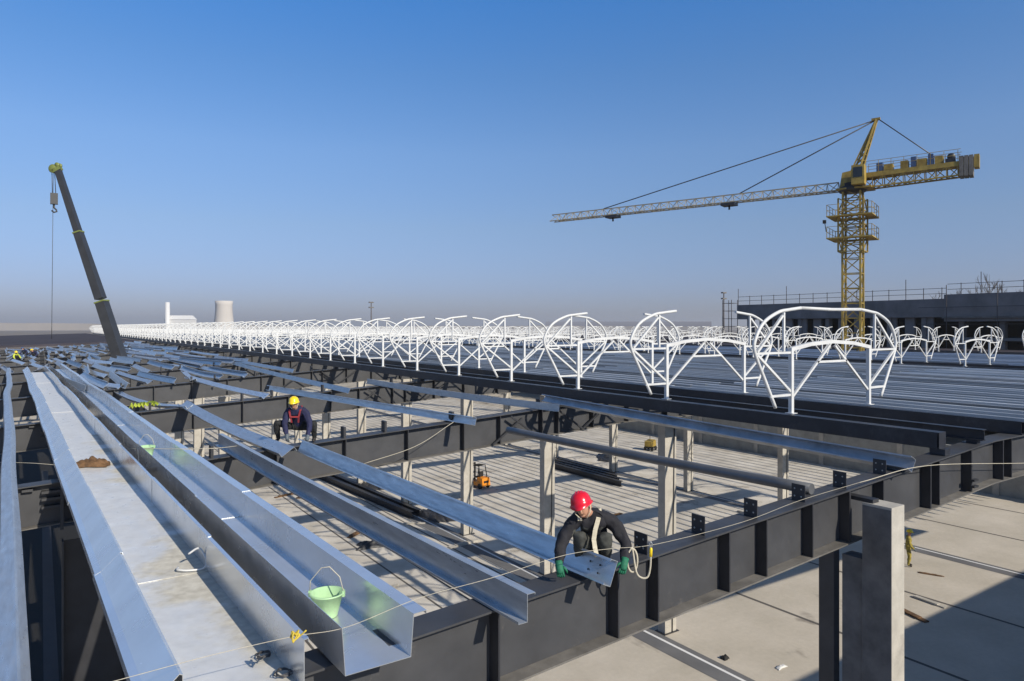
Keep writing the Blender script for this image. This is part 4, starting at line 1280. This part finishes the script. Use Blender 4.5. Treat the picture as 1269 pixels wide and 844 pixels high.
for (x0, x1, z1, mm) in ((-2.0, -2.5, 1.7, 'hat_blue'), (-2.6, -3.3, 1.45, 'yellow'), (-3.9, -4.5, 1.6, 'yellow'), (-4.7, -5.1, 1.85, 'hat_blue'), (-5.2, -5.9, 1.6, 'yellow'), (-6.0, -6.4, 1.9, 'hat_blue'), (-6.5, -7.1, 1.65, 'yellow')):
    obj('control_box' if mm == 'hat_blue' else 'ballast_crate', MB().box(x1, x0, -.45, .45, jz + .96, jz + z1), M[mm], tcr)
obj('winch', MB().box(-8.0, -7.3, -.5, .5, jz + .96, jz + 1.3).lathe([(.001, -.45), (.3, -.45), (.3, .45), (.001, .45)], 14, (-7.7, 0, jz + 1.45), axis=Vector((0, 1, 0))), M['black'], tcr)
for k in range(3):
    x0 = -8.3 - k * .34
    obj('counterweight', MB().box(x0 - .3, x0, -.75, .75, jz - .35, jz + 1.35), M['weight'], tcr)
obj('end_beam', MB().box(-9.7, -9.33, -.5, .5, jz + .3, jz + 1.4), M['yellow'], tcr)
obj('pendant', MB().tube([apex + Vector((-.25, 0, -.05)), Vector((-7.2, .3, jz + .95))], .05, 6), M['wire'], tcr)

# ------------------------------------------------------------------ mobile crane with a raised telescopic boom
def bp(px, py, d=60.0):
    return cw((px - CX) / F_PX * d, d, H - (py - HY) / F_PX * d)
top, c1, c2, bot = bp(71, 208), bp(97, 288), bp(126, 374), bp(150, 448)
base = bot + (bot - c2) * 1.25
mc = thing('mobile_crane', 'mobile crane with its dark telescopic boom raised through the roof steelwork on the left', 'crane', (base.x, base.y, 0))
O = Vector((base.x, base.y, 0))
def boomsec(a, b, w0, w1):
    a = a - O; b = b - O; d = (b - a).normalized()
    s = Vector((FY, -FX, 0)); s = (s - d * s.dot(d)).normalized(); u = s.cross(d)
    ps = []
    for (p, w) in ((a, w0), (b, w1)):
        for (i, j) in ((-.5, -.5), (-.32, -.62), (.32, -.62), (.5, -.5), (.5, .5), (-.5, .5)):
            ps.append(p + s * w * i + u * w * j * 1.1)
    return MB().add(ps, [tuple(range(6))[::-1], tuple(range(6, 12))] + [(i, (i + 1) % 6, 6 + (i + 1) % 6, 6 + i) for i in range(6)])
obj('boom_section', boomsec(base, c2, 0.92, 0.78), M['boom'], mc)
obj('boom_section', boomsec(c2 - (c2 - bot) * -.05, c1, 0.68, 0.58), M['boom'], mc)
obj('boom_section', boomsec(c1 + (c2 - c1) * .05, top, 0.50, 0.42), M['boom'], mc)
for (c_, w_) in ((c2, 0.86), (c1, 0.66)):
    d_ = (c1 - c2).normalized() * .06
    obj('boom_collar', boomsec(c_ - d_, c_ + d_, w_, w_), M['lime'], mc)
hd_ = MB()
rv = Vector((FY, -FX, 0)); T = top - O
for q in (-.18, .18):
    hd_.lathe([(.001, -.06), (.32, -.06), (.38, 0), (.32, .06), (.001, .06)], 18, T + rv * -.28 + Vector((FX, FY, 0)) * q + Vector((0, 0, -.1)), axis=Vector((FX, FY, 0)))
    hd_.bar(T + rv * .3 + Vector((FX, FY, 0)) * q, T + rv * -.35 + Vector((FX, FY, 0)) * q + Vector((0, 0, -.35)), .12, .3)
    hd_.lathe([(.001, -.05), (.2, -.05), (.2, .05), (.001, .05)], 14, T + rv * .1 + Vector((FX, FY, 0)) * q + Vector((0, 0, .22)), axis=Vector((FX, FY, 0)))
obj('boom_head', hd_, M['lime'], mc)
hk = bp(67, 246) - O
obj('hook_block', MB().box(hk.x - .28, hk.x + .28, hk.y - .2, hk.y + .2, hk.z - .5, hk.z + .45), M['boom'], mc)
obj('hook', MB().tube([hk + Vector((0, 0, -.5)), hk + Vector((0, 0, -.8)), hk + Vector((.15, 0, -.95)), hk + Vector((.2, 0, -1.1)), hk + Vector((0, 0, -1.2)), hk + Vector((-.18, 0, -1.05))], .07, 8), M['boom'], mc)
for q in (-.15, .15):
    obj('hoist_rope', MB().tube([T + rv * (-.35 + q * .8) + Vector((0, 0, -.3)), hk + rv * q + Vector((0, 0, .4))], .03, 5), M['wire'], mc)
hl = bp(64, 420) - O
obj('hoist_rope', MB().tube([bp(66, 215) - O, hl], .022, 5), M['wire'], mc)
ca = MB().box(-1.3, 1.3, -5.5, 5.5, .7, 1.3).box(-1.25, 1.25, 3.6, 5.6, 1.3, 2.6)
obj('carrier', ca, M['lime'], mc)
obj('turntable', MB().box(-1.2, 1.2, -2.5, 1.0, 1.35, 2.9), M['lime'], mc)
obj('boom_foot', MB().bar((0, 0, 2.8), base - O + (c2 - base) * .02, 1.0), M['boom'], mc)
for y_ in (-4.4, -3.0, 2.4, 4.2):
    for s in (-1, 1):
        obj('wheel', MB().lathe([(.001, -.18), (.5, -.18), (.56, -.1), (.56, .1), (.5, .18), (.001, .18)], 20, (s * 1.15, y_, .57), axis=Vector((1, 0, 0))), M['rubber'], mc)

# ------------------------------------------------------------------ concrete building under construction, far right
bl = thing('concrete_building', 'long dark concrete building under construction behind the tower crane', 'building', (85, 0, 0))
ZT = H + 3.2
fb = MB()
fb.box(0, 14, 37.5, 66, H + 1.1, ZT); fb.box(-.4, 14, -30, 37.48, H + 0.6, ZT + .45)     # deep fascia
obj('fascia', fb, M['farbldg'], bl)
obj('ledge', MB().box(-.7, -.41, -30, 37.6, H + .95, H + 1.15), M['weight'], bl)
obj('rear_wall', MB().box(5.5, 5.8, -30, 66, 0, ZT - .1), M['fardark'], bl)
for y_ in range(-28, 67, 4):
    w_ = .5
    obj('pier', MB().box(.3, 1.1, y_ - w_ / 2, y_ + w_ / 2, 0, H + .58 if y_ < 37 else H + 1.08), M['farbldg'], bl)
for y0_, y1_ in ((39, 52), (53, 66)):
    for q in range(6):
        yy = y0_ + q * 2.1
        obj('wall_panel', MB().box(.5, .8, yy, yy + 1.1, H - 1.2, H + 1.09), M['farbldg'], bl)
obj('floor_edge', MB().box(.05, 5.4, -30, 66, H - 1.5, H - 1.2), M['farbldg'], bl)
rl = MB()
for i in range(0, 49):
    y_ = -30 + i * 2.0
    zt = ZT + (.45 if y_ < 37.5 else 0)
    hgt = 2.4 if i % 4 == 0 else 1.3
    rl.bar((.3, y_, zt), (.3, y_, zt + hgt), .06)
for zz in (.6, 1.2):
    rl.bar((.3, -30, ZT + .45 + zz), (.3, 37.4, ZT + .45 + zz), .05); rl.bar((.3, 37.5, ZT + zz), (.3, 66, ZT + zz), .05)
obj('edge_railing', rl, M['rust'], bl)
sc2 = MB()
for y_ in range(-28, 40, 5):
    sc2.bar((-.9, y_, 0), (-.9, y_, ZT + 1.5), .06)
for zz in (H - 1.5, H + .3, H + 2.2): sc2.bar((-.9, -28, zz), (-.9, 40, zz), .05)
obj('scaffold', sc2, M['rust'], bl)
sct = MB()
for (x_, y_) in ((0, 0), (1.4, 0), (0, 1.6), (1.4, 1.6)): sct.bar((x_, y_, 0), (x_, y_, H + 4.0), .07)
for i in range(11):
    z = H - 8 + i * 1.15
    sct.bar((0, 0, z), (1.4, 0, z), .06); sct.bar((0, 1.6, z), (1.4, 1.6, z), .06); sct.bar((0, 0, z), (0, 1.6, z), .06); sct.bar((1.4, 0, z), (1.4, 1.6, z), .06)
o = obj('scaffold_tower', sct, M['rust'], None, loc=(84.5, 66.6, 0))
tag(o, 'thin scaffold stair tower at the left end of the dark concrete building', 'scaffold')

# ------------------------------------------------------------------ far things: cooling tower, stack, plant halls, masts, bare trees, tree belt
ct = cw((277.5 - CX) / F_PX * 900, 900, 0)
ctm = MB().lathe([(15.5, 0), (13.0, 10), (11.4, 22), (10.4, 34), (10.5, 40), (11.0, H + 33.5), (10.3, H + 33.5), (9.8, 38), (9.8, 30)], 40)
o = obj('cooling_tower', ctm, M['tower'], None, loc=ct)
tag(o, 'pale waisted cooling tower on the horizon', 'cooling tower')
skp = cw((207.5 - CX) / F_PX * 850, 850, 0)
o = obj('chimney_stack', MB().lathe([(3.2, 0), (2.6, H + 30), (2.2, H + 30), (2.2, H + 28)], 24), M['plantwhite'], None, loc=skp)
tag(o, 'white chimney stack on the horizon left of the cooling tower', 'chimney')
ph_ = cw((219 - CX) / F_PX * 850, 860, 0)
pr = thing('plant_hall', 'low white plant hall beside the chimney stack', 'building', ph_, math.atan2(-FX, FY))
obj('wall', MB().box(-16, 16, -8, 8, 0, H + 9), M['plantwhite'], pr)
obj('roof', MB().add([(-16.5, -8.5, H + 9), (16.5, -8.5, H + 9), (16.5, 8.5, H + 9), (-16.5, 8.5, H + 9), (-13, -5, H + 14), (13, -5, H + 14), (13, 5, H + 14), (-13, 5, H + 14)],
                     [(0, 3, 2, 1), (4, 5, 6, 7), (0, 1, 5, 4), (1, 2, 6, 5), (2, 3, 7, 6), (3, 0, 4, 7)]), M['plantwhite'], pr)
for (px_, yt, d_, lab) in ((897, 362, 260, 'lamp mast on the horizon left of the concrete building'), (460, 374, 300, 'lamp mast on the horizon above the white vent frames')):
    p = cw((px_ - CX) / F_PX * d_, d_, 0); ht = H + (HY - yt) / F_PX * d_
    lm = thing('lamp_mast', lab, 'lamp mast', p)
    obj('pole', MB().tube([(0, 0, 0), (0, 0, ht)], [.35, .2], 8), M['rust'], lm)
    for dz in (0, -2.2):
        obj('lamp_head', MB().box(-1.0, 1.0, -.5, .5, ht + dz - .5, ht + dz), M['weight'], lm)

def bare_tree(pos, h, seed, label):
    rr_ = random.Random(seed)
    root = thing('bare_tree', label, 'tree', pos, group='bare trees behind the concrete building')
    tr = MB().tube([(0, 0, 0), (rr_.uniform(-.1, .1), 0, h * .4), (rr_.uniform(-.2, .2), 0, h * .75), (0, 0, h)], [.16, .11, .06, .02], 7)
    obj('trunk', tr, M['bark'], root)
    cr_ = MB()
    def br(p, d, L, r, lv):
        q = p + d * L
        mid = p.lerp(q, .5) + Vector((rr_.uniform(-.08, .08), rr_.uniform(-.08, .08), 0)) * L
        cr_.tube([p, mid, q], [r, r * .75, r * .45], 5, cap=False)
        if lv > 0:
            for _ in range(4):
                t = rr_.uniform(.3, 1)
                nd = (d + Vector((rr_.uniform(-.7, .7), rr_.uniform(-.7, .7), rr_.uniform(.1, .7)))).normalized()
                br(p.lerp(q, t), nd, L * rr_.uniform(.4, .65), r * .5, lv - 1)
    for i in range(13):
        t = rr_.uniform(.3, .95); a_ = rr_.uniform(0, 6.28)
        br(Vector((0, 0, h * t)), Vector((math.cos(a_) * .5, math.sin(a_) * .5, .9)).normalized(), h * .28 * (1.2 - t), .05, 2)
    obj('crown', cr_, M['bark'], root)
    return root
for i, (px_, yt) in enumerate(((1209, 352), (1216, 346), (1226, 340), (1233, 350), (1241, 354), (1186, 360), (1160, 364), (1060, 366), (1265, 358))):
    d_ = 118 + 5 * (i % 3)
    bare_tree(cw((px_ - CX) / F_PX * d_, d_, 0), H + (HY - yt) / F_PX * d_, i + 3, 'slender leafless tree rising behind the concrete building roof')

# distant wooded rise on the horizon
def belt(name, d0, th0, th1, hfun, m, n=160, depth=60):
    vs = []; fs = []
    for i in range(n + 1):
        th = th0 + (th1 - th0) * i / n
        for (dd, top_) in ((0, 0), (0, 1), (depth, 1), (depth, 0)):
            d_ = d0 + dd
            p = cw(math.sin(th) * d_, math.cos(th) * d_, hfun(i / n, i) if top_ else -1)
            vs.append(p)
    for i in range(n):
        for j in range(3):
            fs.append((i * 4 + j, (i + 1) * 4 + j, (i + 1) * 4 + j + 1, i * 4 + j + 1))
    return tag(obj(name, MB().add(vs, fs), m), kind='structure')
M['hill'] = mat('hazy_brown_hill', (0.27, 0.245, 0.225), 0.95, var=0.08, scale=0.01)
belt('distant_hills', 2600, R(-60), R(60), lambda t, i: H + 3 + 24 * max(0, 1 - t * 3.0) + 6 * noise.noise((t * 14, 2, 0)) + 2 * noise.noise((t * 70, 5, 0)), M['hill'])

# ------------------------------------------------------------------ thin winter haze over the whole site
hz = bpy.data.materials.new('winter_haze'); hz.use_nodes = True
hn = hz.node_tree
for n_ in list(hn.nodes):
    if n_.type == 'BSDF_PRINCIPLED': hn.nodes.remove(n_)
pv = hn.nodes.new('ShaderNodeVolumePrincipled')
pv.inputs['Color'].default_value = (0.86, 0.87, 0.90, 1)
pv.inputs['Density'].default_value = 0.00022
pv.inputs['Anisotropy'].default_value = 0.2
hn.links.new(pv.outputs[0], hn.nodes['Material Output'].inputs['Volume'])
tag(obj('haze', MB().box(-5200, 7200, -3200, 7200, -1.2, 80), hz), kind='stuff')
